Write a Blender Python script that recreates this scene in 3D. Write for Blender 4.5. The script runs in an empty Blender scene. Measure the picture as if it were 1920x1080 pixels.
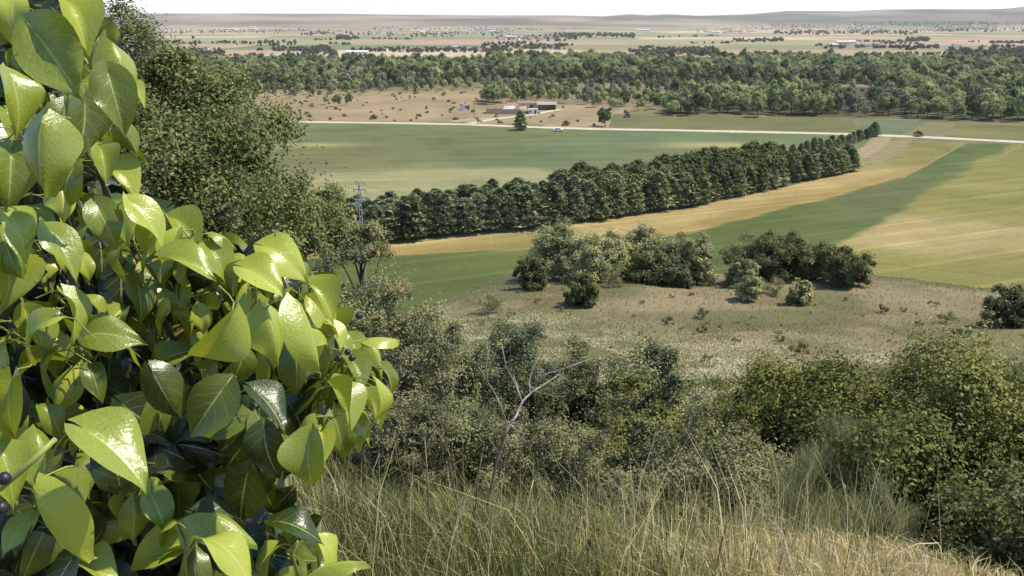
import bpy, math, random
import numpy as np
from mathutils import Vector, Matrix

# ------------------------------------------------------------------ camera, sky, sun, exposure
scn = bpy.context.scene
COL = scn.collection
PITCH = math.radians(17.42)
FPX = 1600.0
CZ = 45.0
cam_d = bpy.data.cameras.new('camera')
cam_d.lens = 36.0 * FPX / 1920.0
cam_d.sensor_width = 36.0
cam_d.clip_start = 0.05
cam_d.clip_end = 40000
cam = bpy.data.objects.new('camera', cam_d)
cam.location = (0, 0, CZ)
cam.rotation_euler = (math.pi / 2 - PITCH, 0, 0)
COL.objects.link(cam)
scn.camera = cam

SUN_AZ = math.radians(80)     # clockwise from +Y (view direction) towards +X
SUN_EL = math.radians(57)
world = bpy.data.worlds.new('World')
scn.world = world
world.use_nodes = True
nt = world.node_tree
nt.nodes.clear()
sky = nt.nodes.new('ShaderNodeTexSky')
sky.sky_type = 'NISHITA'
sky.sun_disc = False
sky.sun_elevation = SUN_EL
sky.sun_rotation = SUN_AZ
sky.air_density = 1.0
sky.dust_density = 0.3
sky.ozone_density = 4.0
bg = nt.nodes.new('ShaderNodeBackground')
bg.inputs['Strength'].default_value = 0.12
wo = nt.nodes.new('ShaderNodeOutputWorld')
tint = nt.nodes.new('ShaderNodeVectorMath')
tint.operation = 'MULTIPLY'
tint.inputs[1].default_value = (0.92, 0.98, 1.10)
nt.links.new(sky.outputs[0], tint.inputs[0])
nt.links.new(tint.outputs[0], bg.inputs[0])
nt.links.new(bg.outputs[0], wo.inputs[0])

S = Vector((math.sin(SUN_AZ) * math.cos(SUN_EL), math.cos(SUN_AZ) * math.cos(SUN_EL), math.sin(SUN_EL)))
sun_d = bpy.data.lights.new('sun', 'SUN')
sun_d.energy = 3.1
sun_d.angle = math.radians(0.53)
sun_d.color = (1.0, 0.935, 0.80)
sun = bpy.data.objects.new('sun', sun_d)
sun.rotation_euler = S.to_track_quat('Z', 'Y').to_euler()
sun.location = S * 100 + Vector((0, 0, CZ))
COL.objects.link(sun)

scn.view_settings.view_transform = 'Standard'
scn.view_settings.look = 'None'
scn.view_settings.exposure = 0.80
scn.view_settings.gamma = 1.0
scn.view_settings.use_curve_mapping = False
scn.render.engine = 'CYCLES'
scn.cycles.max_bounces = 8
scn.cycles.transparent_max_bounces = 8
scn.cycles.volume_bounces = 1

# ------------------------------------------------------------------ helpers
rng = np.random.default_rng(7)
random.seed(7)
CP, SP = math.cos(PITCH), math.sin(PITCH)


def ray(px, py):
    X = (px - 960) / FPX
    Y = -(py - 540) / FPX
    return np.array((X, CP + Y * SP, -SP + Y * CP))


def G(px, py, z=0.0):                       # the spot of the valley floor seen there
    d = ray(px, py)
    t = (z - CZ) / d[2]
    return np.array((d[0] * t, d[1] * t, z))


def AT(px, py, y):                          # the spot y metres ahead
    d = ray(px, py)
    t = y / d[1]
    return np.array((d[0] * t, y, CZ + d[2] * t))


def ss(a, b, v):
    t = np.clip((np.asarray(v, float) - a) / (b - a), 0, 1)
    return t * t * (3 - 2 * t)


def hermite(xk, yk):
    xk = np.array(xk, float); yk = np.array(yk, float)
    dl = np.diff(yk) / np.diff(xk)
    m = np.zeros_like(yk); m[0] = dl[0]; m[-1] = dl[-1]
    for i in range(1, len(yk) - 1):
        m[i] = 0 if dl[i - 1] * dl[i] <= 0 else 2 * dl[i - 1] * dl[i] / (dl[i - 1] + dl[i])

    def f(x):
        x = np.clip(np.asarray(x, float), xk[0], xk[-1])
        i = np.clip(np.searchsorted(xk, x) - 1, 0, len(xk) - 2)
        h = xk[i + 1] - xk[i]; t = (x - xk[i]) / h
        return ((1 + 2 * t) * (1 - t) ** 2 * yk[i] + t * (1 - t) ** 2 * h * m[i] + t * t * (3 - 2 * t) * yk[i + 1] + t * t * (t - 1) * h * m[i + 1])
    return f


prof = hermite([-80, -10, 0, 3, 6, 9, 14, 20, 28, 36, 45, 60, 80, 92, 110, 135, 150, 12000],
               [52, 44.4, 43.4, 42.75, 41.0, 39.2, 36.6, 33.8, 30.6, 28.1, 25.9, 23.4, 20.4, 17.6, 9, 1.0, 0, 0])
ridge_px = [0, 230, 400, 640, 800, 950, 1060, 1130, 1180, 1215, 1250, 1310, 1400, 1480, 1560, 1590, 1640, 1740, 1860, 1890, 1920, 2200]
ridge_py = [27, 25.5, 25.5, 26, 28.5, 29, 29, 31, 26.5, 28.5, 26.5, 29.5, 27, 20.5, 21, 21.5, 18.5, 17, 17, 16, 12, 8]
ru = [((p - 960) / FPX) / (CP + SP * 0.32) for p in ridge_px]
rz = [CZ + 8000 * math.tan(math.atan((540 - q) / FPX) - PITCH) for q in ridge_py]


def vnoise(x, y, sc, seed=0):
    x = np.asarray(x, float) / sc; y = np.asarray(y, float) / sc
    xi = np.floor(x).astype(np.int64); yi = np.floor(y).astype(np.int64)
    fx = x - xi; fy = y - yi
    fx = fx * fx * (3 - 2 * fx); fy = fy * fy * (3 - 2 * fy)

    def hsh(a, b):
        n = (a * 374761393 + b * 668265263 + seed * 1442695041) & 0x7fffffff
        n = ((n ^ (n >> 13)) * 1274126177) & 0x7fffffff
        return ((n ^ (n >> 16)) & 0xffff) / 65535.0
    return ((hsh(xi, yi) * (1 - fx) + hsh(xi + 1, yi) * fx) * (1 - fy) + (hsh(xi, yi + 1) * (1 - fx) + hsh(xi + 1, yi + 1) * fx) * fy)


def HT(x, y):
    x = np.asarray(x, float); y = np.asarray(y, float)
    w = ss(35, 65, y)
    s = 1 + w * (0.20 * ss(2, -14, x) + 0.12 * ss(36, 62, x))
    z = prof(y * s)
    d = 0.93 * (x - 1.9) + 0.22 * (y - 4.6)
    z = z - 3.3 * (1 - np.exp(-0.42 * np.clip(d, 0, None))) * ss(24, 9, y) * ss(-2, 3, y)
    hillw = ss(0.3, 6, z) * (y < 160)
    z = z + hillw * ((vnoise(x, y, 9, 1) - .5) * 0.9 * ss(10, 30, y) + (vnoise(x, y, 2.3, 2) - .5) * 0.22)
    # far table land
    u = x / np.maximum(y, 1)
    r = np.interp(u, ru, rz)
    far = ss(5400, 8000, y) * r + ss(4300, 5600, y) * (vnoise(x, y, 900, 5) * 14 - 4) * ss(8000, 6000, y) - ss(8100, 9400, y) * 60
    far = far + ss(5600, 7000, y) * ss(8000, 7400, y) * (vnoise(x, y, 260, 6) - .5) * 14
    return z + np.where(y > 4300, np.clip(far, -5, None), 0)


def TP(px, py):                             # where a sight line meets the hillside
    d = ray(px, py)
    t = np.arange(1.0, 220, 0.05)
    x = d[0] * t; y = d[1] * t; z = CZ + d[2] * t
    k = np.argmax(z < HT(x, y))
    return np.array((x[k], y[k], float(HT(x[k], y[k]))))


def GF(px, py):                             # the spot of the far plain or hillside seen there
    d = ray(px, py)
    y = np.geomspace(700, 8050, 1500)
    t = y / d[1]
    z = CZ + d[2] * t
    k = int(np.argmax(z < HT(d[0] * t, y)))
    if k == 0: k = 1490
    return np.array((d[0] * t[k], y[k], float(HT(d[0] * t[k], y[k]))))


def lin(c):
    c = np.asarray(c, float) / 255.0
    return np.where(c <= 0.04045, c / 12.92, ((c + 0.055) / 1.055) ** 2.4)


def rgba(c):
    return tuple(lin(c)) + (1.0,)


def inpoly(x, y, poly):
    poly = np.asarray(poly)[:, :2]
    c = np.zeros(np.shape(x), bool)
    j = len(poly) - 1
    for i in range(len(poly)):
        xi, yi = poly[i]; xj, yj = poly[j]
        with np.errstate(divide='ignore', invalid='ignore'):
            c ^= ((yi > y) != (yj > y)) & (x < (xj - xi) * (y - yi) / (yj - yi + 1e-12) + xi)
        j = i
    return c


def tag(o, label=None, cat=None, group=None, kind=None):
    if label: o['label'] = label
    if cat: o['category'] = cat
    if group: o['group'] = group
    if kind: o['kind'] = kind
    return o


def empty(name, loc=(0, 0, 0), rz=0.0):
    o = bpy.data.objects.new(name, None)
    o.location = tuple(loc); o.rotation_euler = (0, 0, rz); o.empty_display_size = 0.1
    COL.objects.link(o)
    return o


def mesh_np(name, V, F, mats, var=None, smooth=False, mi=None, col=None, uv=None):
    V = np.ascontiguousarray(V, np.float32).reshape(-1, 3)
    F = np.ascontiguousarray(F, np.int32)
    m = bpy.data.meshes.new(name)
    n, k = F.shape
    m.vertices.add(len(V)); m.vertices.foreach_set('co', V.ravel())
    m.loops.add(n * k); m.loops.foreach_set('vertex_index', F.ravel())
    m.polygons.add(n)
    m.polygons.foreach_set('loop_start', np.arange(0, n * k, k, dtype=np.int32))
    if smooth: m.polygons.foreach_set('use_smooth', np.ones(n, bool))
    for mt in (mats if isinstance(mats, (list, tuple)) else [mats]): m.materials.append(mt)
    if mi is not None: m.polygons.foreach_set('material_index', np.ascontiguousarray(mi, np.int32))
    if var is not None:
        a = m.attributes.new('var', 'FLOAT', 'POINT'); a.data.foreach_set('value', np.ascontiguousarray(var, np.float32))
    if col is not None:
        a = m.attributes.new('Col', 'FLOAT_COLOR', 'POINT')
        c4 = np.ones((len(V), 4), np.float32); c4[:, :3] = col
        a.data.foreach_set('color', c4.ravel())
    if uv is not None:
        l = m.uv_layers.new(name='UVMap')
        l.data.foreach_set('uv', np.ascontiguousarray(np.asarray(uv, np.float32)[F.ravel()]).ravel())
    m.update(calc_edges=True)
    return m


def link(name, mesh, parent=None, loc=None):
    o = bpy.data.objects.new(name, mesh)
    COL.objects.link(o)
    if parent: o.parent = parent
    if loc is not None: o.location = tuple(loc)
    return o


class MB:                                   # collects boxes, tubes and prisms into one mesh
    def __init__(s): s.v = []; s.f = []

    def add(s, V, F):
        b = len(s.v)
        s.v += [tuple(p) for p in V]
        for f in F: s.f.append([i + b for i in f])

    def box(s, c, d, rz=0.0):
        cx, cy, cz = c; a, b, h = d[0] / 2, d[1] / 2, d[2] / 2
        V = []
        for z in (-h, h):
            for x, y in ((-a, -b), (a, -b), (a, b), (-a, b)):
                V.append((cx + x * math.cos(rz) - y * math.sin(rz), cy + x * math.sin(rz) + y * math.cos(rz), cz + z))
        s.add(V, [(0, 3, 2, 1), (4, 5, 6, 7), (0, 1, 5, 4), (1, 2, 6, 5), (2, 3, 7, 6), (3, 0, 4, 7)])

    def tube(s, pts, rad, n=6):
        pts = [Vector(p) for p in pts]
        if not hasattr(rad, '__len__'): rad = [rad] * len(pts)
        V = []
        for i, p in enumerate(pts):
            t = (pts[min(i + 1, len(pts) - 1)] - pts[max(i - 1, 0)])
            if t.length < 1e-9: t = Vector((0, 0, 1))
            t.normalize()
            a = t.orthogonal() if i == 0 else (pa - t * pa.dot(t))
            if a.length < 1e-6: a = t.orthogonal()
            a.normalize(); pa = a
            b = t.cross(a)
            for k in range(n):
                an = 2 * math.pi * k / n
                V.append(p + (a * math.cos(an) + b * math.sin(an)) * rad[i])
        F = []
        for i in range(len(pts) - 1):
            for k in range(n):
                F.append((i * n + k, i * n + (k + 1) % n, (i + 1) * n + (k + 1) % n, (i + 1) * n + k))
        F.append(tuple(range(n))[::-1]); F.append(tuple((len(pts) - 1) * n + k for k in range(n)))
        s.add(V, F)

    def prism(s, poly, y0, y1):             # polygon in xz, extruded along y
        n = len(poly)
        V = [(p[0], y0, p[1]) for p in poly] + [(p[0], y1, p[1]) for p in poly]
        F = [tuple(range(n)), tuple(range(2 * n - 1, n - 1, -1))]
        for i in range(n): F.append((i, i + n, (i + 1) % n + n, (i + 1) % n))
        s.add(V, F)

    def mesh(s, name, mat, smooth=False):
        m = bpy.data.meshes.new(name)
        m.from_pydata(s.v, [], s.f)
        m.materials.append(mat)
        if smooth: m.polygons.foreach_set('use_smooth', [True] * len(m.polygons))
        m.update()
        return m

    def build(s, name, mat, parent=None, smooth=False, loc=None):
        return link(name, s.mesh(name, mat, smooth), parent, loc)


# ------------------------------------------------------------------ materials
def new_mat(name):
    m = bpy.data.materials.new(name); m.use_nodes = True
    t = m.node_tree; t.nodes.clear()
    out = t.nodes.new('ShaderNodeOutputMaterial')
    return m, t, out


def ramp(t, stops, interp='LINEAR'):
    r = t.nodes.new('ShaderNodeValToRGB')
    r.color_ramp.interpolation = interp
    e = r.color_ramp.elements
    while len(e) < len(stops): e.new(0.5)
    for i, (p, c) in enumerate(stops):
        e[i].position = p; e[i].color = rgba(c)
    return r


def leaf_mat(name, cols, trans=0.28, rough=0.5, spec=0.35, objvar=0.25, gain=1.2):
    spec = spec * .45; rough = min(rough + .12, .9)
    """foliage: colour by leaf, shifted a little from plant to plant, light shining through"""
    m, t, out = new_mat(name)
    at = t.nodes.new('ShaderNodeAttribute'); at.attribute_name = 'var'
    oi = t.nodes.new('ShaderNodeObjectInfo')
    ad = t.nodes.new('ShaderNodeMath'); ad.operation = 'MULTIPLY_ADD'
    ad.inputs[1].default_value = objvar; t.links.new(oi.outputs['Random'], ad.inputs[0])
    sb = t.nodes.new('ShaderNodeMath'); sb.operation = 'SUBTRACT'; sb.inputs[1].default_value = objvar / 2
    t.links.new(at.outputs['Fac'], sb.inputs[0]); t.links.new(sb.outputs[0], ad.inputs[2])
    n = len(cols)
    r = ramp(t, [(i / (n - 1), tuple(min(255, q * gain) for q in c)) for i, c in enumerate(cols)])
    t.links.new(ad.outputs[0], r.inputs[0])
    p = t.nodes.new('ShaderNodeBsdfPrincipled')
    p.inputs['Roughness'].default_value = rough
    p.inputs['Specular IOR Level'].default_value = spec
    t.links.new(r.outputs[0], p.inputs['Base Color'])
    tr = t.nodes.new('ShaderNodeBsdfTranslucent')
    t.links.new(r.outputs[0], tr.inputs['Color'])
    mx = t.nodes.new('ShaderNodeMixShader'); mx.inputs[0].default_value = trans
    t.links.new(p.outputs[0], mx.inputs[1]); t.links.new(tr.outputs[0], mx.inputs[2])
    t.links.new(mx.outputs[0], out.inputs['Surface'])
    return m


def plain_mat(name, cols, scale=4.0, rough=0.8, bump=0.2, metal=0.0, detail=5):
    m, t, out = new_mat(name)
    tc = t.nodes.new('ShaderNodeTexCoord')
    nz = t.nodes.new('ShaderNodeTexNoise'); nz.inputs['Scale'].default_value = scale; nz.inputs['Detail'].default_value = detail
    t.links.new(tc.outputs['Object'], nz.inputs['Vector'])
    n = len(cols)
    r = ramp(t, [(0.3 + 0.4 * i / max(n - 1, 1), c) for i, c in enumerate(cols)])
    t.links.new(nz.outputs['Fac'], r.inputs[0])
    p = t.nodes.new('ShaderNodeBsdfPrincipled')
    p.inputs['Roughness'].default_value = rough; p.inputs['Metallic'].default_value = metal
    t.links.new(r.outputs[0], p.inputs['Base Color'])
    if bump:
        b = t.nodes.new('ShaderNodeBump'); b.inputs['Strength'].default_value = bump; b.inputs['Distance'].default_value = 0.02
        t.links.new(nz.outputs['Fac'], b.inputs['Height']); t.links.new(b.outputs[0], p.inputs['Normal'])
    t.links.new(p.outputs[0], out.inputs['Surface'])
    return m


def crop_mat(name, s1, s2, stripe=None, stripe_rot=0.0, amt=0.35, bump=0.0, k=0.60):
    """ground and crops: colour of the crop zones times mottling and drill rows"""
    m, t, out = new_mat(name)
    at = t.nodes.new('ShaderNodeAttribute'); at.attribute_name = 'Col'
    ge = t.nodes.new('ShaderNodeNewGeometry')
    n1 = t.nodes.new('ShaderNodeTexNoise'); n1.inputs['Scale'].default_value = s1; n1.inputs['Detail'].default_value = 8; n1.inputs['Roughness'].default_value = 0.65
    n2 = t.nodes.new('ShaderNodeTexNoise'); n2.inputs['Scale'].default_value = s2; n2.inputs['Detail'].default_value = 6; n2.inputs['Roughness'].default_value = 0.7
    t.links.new(ge.outputs['Position'], n1.inputs['Vector']); t.links.new(ge.outputs['Position'], n2.inputs['Vector'])
    a = t.nodes.new('ShaderNodeMath'); a.operation = 'ADD'
    t.links.new(n1.outputs['Fac'], a.inputs[0]); t.links.new(n2.outputs['Fac'], a.inputs[1])
    src = a.outputs[0]
    if stripe:
        mp = t.nodes.new('ShaderNodeMapping'); mp.inputs['Scale'].default_value = (stripe, stripe * 0.03, 1)
        m0 = t.nodes.new('ShaderNodeMapping'); m0.inputs['Rotation'].default_value = (0, 0, stripe_rot)
        t.links.new(ge.outputs['Position'], m0.inputs['Vector']); t.links.new(m0.outputs[0], mp.inputs['Vector'])
        n3 = t.nodes.new('ShaderNodeTexNoise'); n3.inputs['Scale'].default_value = 1; n3.inputs['Detail'].default_value = 3
        t.links.new(mp.outputs[0], n3.inputs['Vector'])
        b = t.nodes.new('ShaderNodeMath'); b.operation = 'MULTIPLY_ADD'; b.inputs[1].default_value = 0.9
        t.links.new(n3.outputs['Fac'], b.inputs[0]); t.links.new(src, b.inputs[2])
        c = t.nodes.new('ShaderNodeMath'); c.operation = 'SUBTRACT'; c.inputs[1].default_value = 0.45
        t.links.new(b.outputs[0], c.inputs[0]); src = c.outputs[0]
        sx = t.nodes.new('ShaderNodeSeparateXYZ'); t.links.new(m0.outputs[0], sx.inputs[0])
        pp_ = t.nodes.new('ShaderNodeMath'); pp_.operation = 'PINGPONG'; pp_.inputs[1].default_value = 7.0; t.links.new(sx.outputs['X'], pp_.inputs[0])
        ln_ = t.nodes.new('ShaderNodeMapRange'); ln_.inputs['From Min'].default_value = .35; ln_.inputs['From Max'].default_value = .9; ln_.inputs['To Min'].default_value = .30; ln_.inputs['To Max'].default_value = 0.0
        t.links.new(pp_.outputs[0], ln_.inputs['Value'])
        md_ = t.nodes.new('ShaderNodeMath'); md_.operation = 'ADD'; t.links.new(src, md_.inputs[0]); t.links.new(ln_.outputs[0], md_.inputs[1]); src = md_.outputs[0]
    mr = t.nodes.new('ShaderNodeMapRange'); mr.inputs['From Min'].default_value = 0.55; mr.inputs['From Max'].default_value = 1.45
    mr.inputs['To Min'].default_value = (1 - amt) * k; mr.inputs['To Max'].default_value = (1 + amt) * k
    t.links.new(src, mr.inputs['Value'])
    mul = t.nodes.new('ShaderNodeVectorMath'); mul.operation = 'SCALE'
    t.links.new(at.outputs['Color'], mul.inputs[0]); t.links.new(mr.outputs[0], mul.inputs['Scale'])
    p = t.nodes.new('ShaderNodeBsdfPrincipled'); p.inputs['Roughness'].default_value = 0.95; p.inputs['Specular IOR Level'].default_value = 0.1
    t.links.new(mul.outputs[0], p.inputs['Base Color'])
    if bump:
        bp = t.nodes.new('ShaderNodeBump'); bp.inputs['Strength'].default_value = bump; bp.inputs['Distance'].default_value = 0.15
        t.links.new(n2.outputs['Fac'], bp.inputs['Height']); t.links.new(bp.outputs[0], p.inputs['Normal'])
    t.links.new(p.outputs[0], out.inputs['Surface'])
    return m


M = {}
M['field'] = crop_mat('crop', 0.035, 0.5, stripe=0.45, stripe_rot=math.radians(84), amt=0.3)
M['field2'] = crop_mat('crop_rows', 0.03, 0.6, stripe=0.5, stripe_rot=math.radians(66), amt=0.32)
M['track'] = plain_mat('pale_track', [(172, 156, 122), (192, 178, 146), (206, 194, 164)], 0.6, 0.95, 0)
M['bark'] = plain_mat('bark', [(62, 52, 42), (98, 86, 72), (120, 108, 92)], 9, 0.95, 0.6)
M['deadwood'] = plain_mat('dead_wood', [(124, 112, 102), (170, 158, 146), (206, 196, 184)], 14, 0.85, 0.4)
M['deadstem'] = plain_mat('dead_stem', [(92, 74, 58), (128, 104, 84), (156, 134, 110)], 14, 0.85, 0.4)
M['darkstick'] = plain_mat('dark_stick', [(36, 30, 26), (60, 50, 42)], 20, 0.9, 0.4)
M['oak'] = leaf_mat('oak_leaf', [(56, 64, 32), (80, 87, 44), (104, 108, 58), (128, 126, 74)], 0.16, 0.42, 0.5, gain=1.2)
M['oak_near'] = leaf_mat('oak_leaf_fresh', [(52, 56, 28), (84, 88, 42), (124, 122, 62), (150, 144, 84)], 0.15, 0.5, 0.3, gain=1.16)
M['holm'] = leaf_mat('holm_oak_leaf', [(58, 62, 40), (88, 90, 60), (122, 120, 80), (150, 144, 98)], 0.2, 0.5, 0.4, gain=1.52)
M['holm_dark'] = leaf_mat('holm_oak_dark_leaf', [(54, 58, 34), (78, 80, 48), (106, 104, 66)], 0.2, 0.5, 0.4, gain=1.42)
M['blue_shrub'] = leaf_mat('blue_green_leaf', [(66, 74, 50), (94, 102, 72), (122, 128, 94)], 0.25, 0.5, 0.4)
M['olive_shrub'] = leaf_mat('olive_leaf', [(64, 68, 44), (96, 98, 66), (126, 124, 86), (134, 124, 80)], 0.25, 0.55, 0.3, gain=1.3)
M['grey_thorn'] = leaf_mat('grey_thorn_leaf', [(60, 60, 42), (88, 86, 60), (114, 110, 78), (104, 104, 66)], 0.2, 0.6, 0.3, gain=1.38)
M['broom'] = leaf_mat('broom_twig', [(84, 88, 56), (112, 114, 76), (144, 140, 98), (168, 156, 108)], 0.3, 0.6, 0.3, gain=1.2)
M['grass'] = leaf_mat('grass_blade', [(46, 54, 24), (78, 84, 42), (120, 114, 70), (172, 154, 108), (206, 190, 148)], 0.25, 0.6, 0.25, objvar=0, gain=1.28)
M['meadow_grass'] = leaf_mat('meadow_blade', [(92, 96, 56), (136, 128, 84), (168, 152, 112)], 0.3, 0.7, 0.2, objvar=0)
M['flower'] = leaf_mat('daisy_petal', [(206, 194, 146), (232, 222, 186)], 0.3, 0.7, 0.2, objvar=0, gain=1.0)
M['conifer'] = leaf_mat('conifer_needle', [(44, 50, 32), (68, 74, 48), (94, 98, 68), (120, 120, 90)], 0.2, 0.6, 0.3, objvar=0.5, gain=1.62)
M['pine'] = leaf_mat('pine_needle', [(42, 48, 28), (64, 70, 40), (90, 94, 52)], 0.15, 0.6, 0.3, objvar=0.4, gain=1.5)
M['wood_leaf'] = leaf_mat('river_wood_leaf', [(58, 68, 44), (86, 94, 62), (110, 116, 78), (140, 136, 90)], 0.25, 0.6, 0.25, objvar=0.95, gain=1.45)
M['wood_grey'] = leaf_mat('grey_willow_leaf', [(98, 100, 82), (126, 124, 100), (146, 138, 114)], 0.25, 0.6, 0.2, objvar=0.6)
M['far_leaf'] = leaf_mat('far_tree_leaf', [(66, 72, 54), (90, 94, 74), (114, 112, 90)], 0.25, 0.7, 0.2, objvar=0.7, gain=1.25)

# ------------------------------------------------------------------ the setting: ground
POLY = {k: [G(*p) for p in v] for k, v in dict(
    scrub=[(540, 168), (700, 172), (900, 168), (910, 190), (1100, 196), (1230, 207), (1150, 214), (1140, 238), (1050, 239), (900, 231), (560, 226), (400, 224), (400, 180)],
    woodA=[(250, 112), (900, 117), (950, 112), (1400, 113), (1920, 113), (2100, 113), (2100, 160), (1330, 160), (900, 154), (640, 168), (420, 170), (250, 160)],
    woodB=[(1240, 176), (1650, 160), (2100, 150), (2100, 236), (1920, 230), (1660, 222), (1250, 214)],
    woodC=[(900, 154), (1650, 160), (1240, 178), (1230, 206), (1100, 195), (910, 190)]).items()}

rows = np.concatenate([np.linspace(-60, -2, 20), np.linspace(-1.5, 24, 120), np.linspace(24.4, 160, 230)[0:], 160 + 8300 * (np.linspace(0, 1, 170)[1:] ** 2.6), np.linspace(8560, 9500, 8)])
cs = np.linspace(-1, 1, 301)
us = 1.35 * (0.72 * cs + 0.28 * cs ** 3)
YY, UU = np.meshgrid(rows, us, indexing='ij')
XX = UU * (32 + np.maximum(YY, 0) * 0.92)
ZZ = HT(XX, YY)
nr, nc = YY.shape
idx = np.arange(nr * nc).reshape(nr, nc)
F = np.stack([idx[:-1, :-1], idx[:-1, 1:], idx[1:, 1:], idx[1:, :-1]], -1).reshape(-1, 4)
X, Y, Z = XX.ravel(), YY.ravel(), ZZ.ravel()


def mixc(c, k, w):
    return c * (1 - w[:, None]) + lin(k)[None] * w[:, None]


C = np.tile(lin((128, 116, 84)), (len(X), 1))
n9 = vnoise(X, Y, 6, 11); n3 = vnoise(X, Y, 2.2, 12); n20 = vnoise(X, Y, 22, 13)
C = mixc(C, (168, 146, 104), ss(9, 3, Y) * ss(-1.5, 2.5, X))                 # straw on the brow
C = mixc(C, (96, 92, 60), ss(9, 13, Y) * ss(44, 34, Y) * 0.8)                # scrubby slope
C = mixc(C, (170, 152, 112), ss(38, 52, Y) * ss(100, 88, Y))                  # dry meadow
C = mixc(C, (128, 124, 78), ss(34, 42, Y) * ss(66, 52, Y - 0.15 * X) * (0.45 + 0.5 * n9))
C = mixc(C, (112, 112, 76), ss(.55, .8, n20) * ss(60, 80, Y) * (Y < 110) * .8)
C = mixc(C, (116, 116, 74), ss(92, 104, Y) * ss(160, 150, Y))
C = mixc(C, (118, 118, 74), ss(12, 2, X) * ss(45, 60, Y) * (Y < 160) * 0.8)
mead = ss(44, 54, Y) * ss(104, 92, Y)
C = mixc(C, (134, 120, 84), mead * ss(.58, .75, vnoise(X, Y, 4.5, 14)) * .7)
C = mixc(C, (170, 154, 112), mead * ss(.6, .8, vnoise(X, Y, 3.2, 15)) * .7)
C = mixc(C, (116, 118, 72), mead * ss(.6, .8, vnoise(X, Y, 9, 16)) * .7)
plain = ss(138, 150, Y)
C = mixc(C, (150, 140, 98), plain)
sc = inpoly(X, Y, POLY['scrub']) | ((Y > 380) & (Y < 520) & (X < -110))
C = np.where(sc[:, None], lin((170, 148, 108)) * (1.0 + 0.4 * vnoise(X, Y, 14, 21))[:, None], C)
for k, cc in (('woodA', (92, 96, 66)), ('woodB', (104, 102, 70)), ('woodC', (168, 150, 114))):
    mk = inpoly(X, Y, POLY[k])
    C = np.where(mk[:, None], lin(cc) * (0.75 + 0.5 * vnoise(X, Y, 25, 22))[:, None], C)
# far farmland: a patchwork of long strips
gy = np.floor(Y / 230 + vnoise(X, Y, 2400, 30) * 4)
gx = np.floor(X / 430 + gy * 0.37 + vnoise(X, Y, 1800, 31))
hs = (np.sin(gx * 127.1 + gy * 311.7) * 43758.5453) % 1
pal = np.array([lin(c) for c in ((198, 170, 140), (184, 154, 122), (150, 146, 106), (208, 188, 152), (168, 158, 114), (128, 134, 96), (190, 158, 132), (146, 142, 106))])
far = ss(960, 1000, Y)
pc = pal[np.clip((hs * 8).astype(int), 0, 7)] * 1.28
C = C * (1 - far[:, None]) + pc * far[:, None]
hill = ss(4800, 6200, Y)
C = C * (1 - hill[:, None]) + (lin((156, 138, 110))[None] * (0.55 + 1.2 * vnoise(X, Y, 420, 33))[:, None]) * hill[:, None]
scr = ss(.42, .62, vnoise(X, Y, 380, 34)) * hill * ss(-500, 3500, X)
C = mixc(C, (100, 104, 80), scr * .85)

gm = crop_mat('earth', 0.05, 1.7, amt=0.34, bump=0.35)
tag(link('ground', mesh_np('ground', np.stack([X, Y, Z], -1), F, gm, smooth=True, col=C)), kind='structure')


# ------------------------------------------------------------------ fields and tracks
def resample(pts, n):
    pts = np.asarray(pts, float)
    s = np.r_[0, np.cumsum(np.linalg.norm(np.diff(pts, axis=0), axis=1))]
    q = np.linspace(0, s[-1], n)
    return np.stack([np.interp(q, s, pts[:, i]) for i in range(pts.shape[1])], -1)


def field(name, top, bottom, colour, mat, z, nu=120, nv=80):
    T = resample([G(*p)[:2] for p in top], nu); B = resample([G(*p)[:2] for p in bottom], nu)
    w = np.linspace(0, 1, nv)[:, None, None]
    P = B[None] * (1 - w) + T[None] * w
    x, y = P[..., 0].ravel(), P[..., 1].ravel()
    V = np.stack([x, y, np.full_like(x, z)], -1)
    i = np.arange(nu * nv).reshape(nv, nu)
    Fq = np.stack([i[:-1, :-1], i[:-1, 1:], i[1:, 1:], i[1:, :-1]], -1).reshape(-1, 4)
    return tag(link(name, mesh_np(name, V, Fq, mat, col=colour(x, y))), kind='structure')


def line_side(x, y, p, q):                   # signed metres to the left of p->q
    p = G(*p)[:2]; q = G(*q)[:2]
    d = q - p; d = d / np.linalg.norm(d)
    return -d[1] * (x - p[0]) + d[0] * (y - p[1])


def polyside(x, y, pts):                     # metres beyond (farther, y) than a left-to-right polyline
    w = np.array([G(*p)[:2] for p in pts])
    yl = np.interp(x, w[:, 0], w[:, 1])
    sl = np.interp(x, (w[1:, 0] + w[:-1, 0]) / 2, np.diff(w[:, 1]) / np.diff(w[:, 0]))
    return (y - yl) / np.sqrt(1 + sl ** 2)


def blob(x, y, px, py, rx, ry):
    c = G(px, py)[:2]
    e = ((x - c[0]) / rx) ** 2 + ((y - c[1]) / ry) ** 2
    return np.exp(-e)


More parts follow.
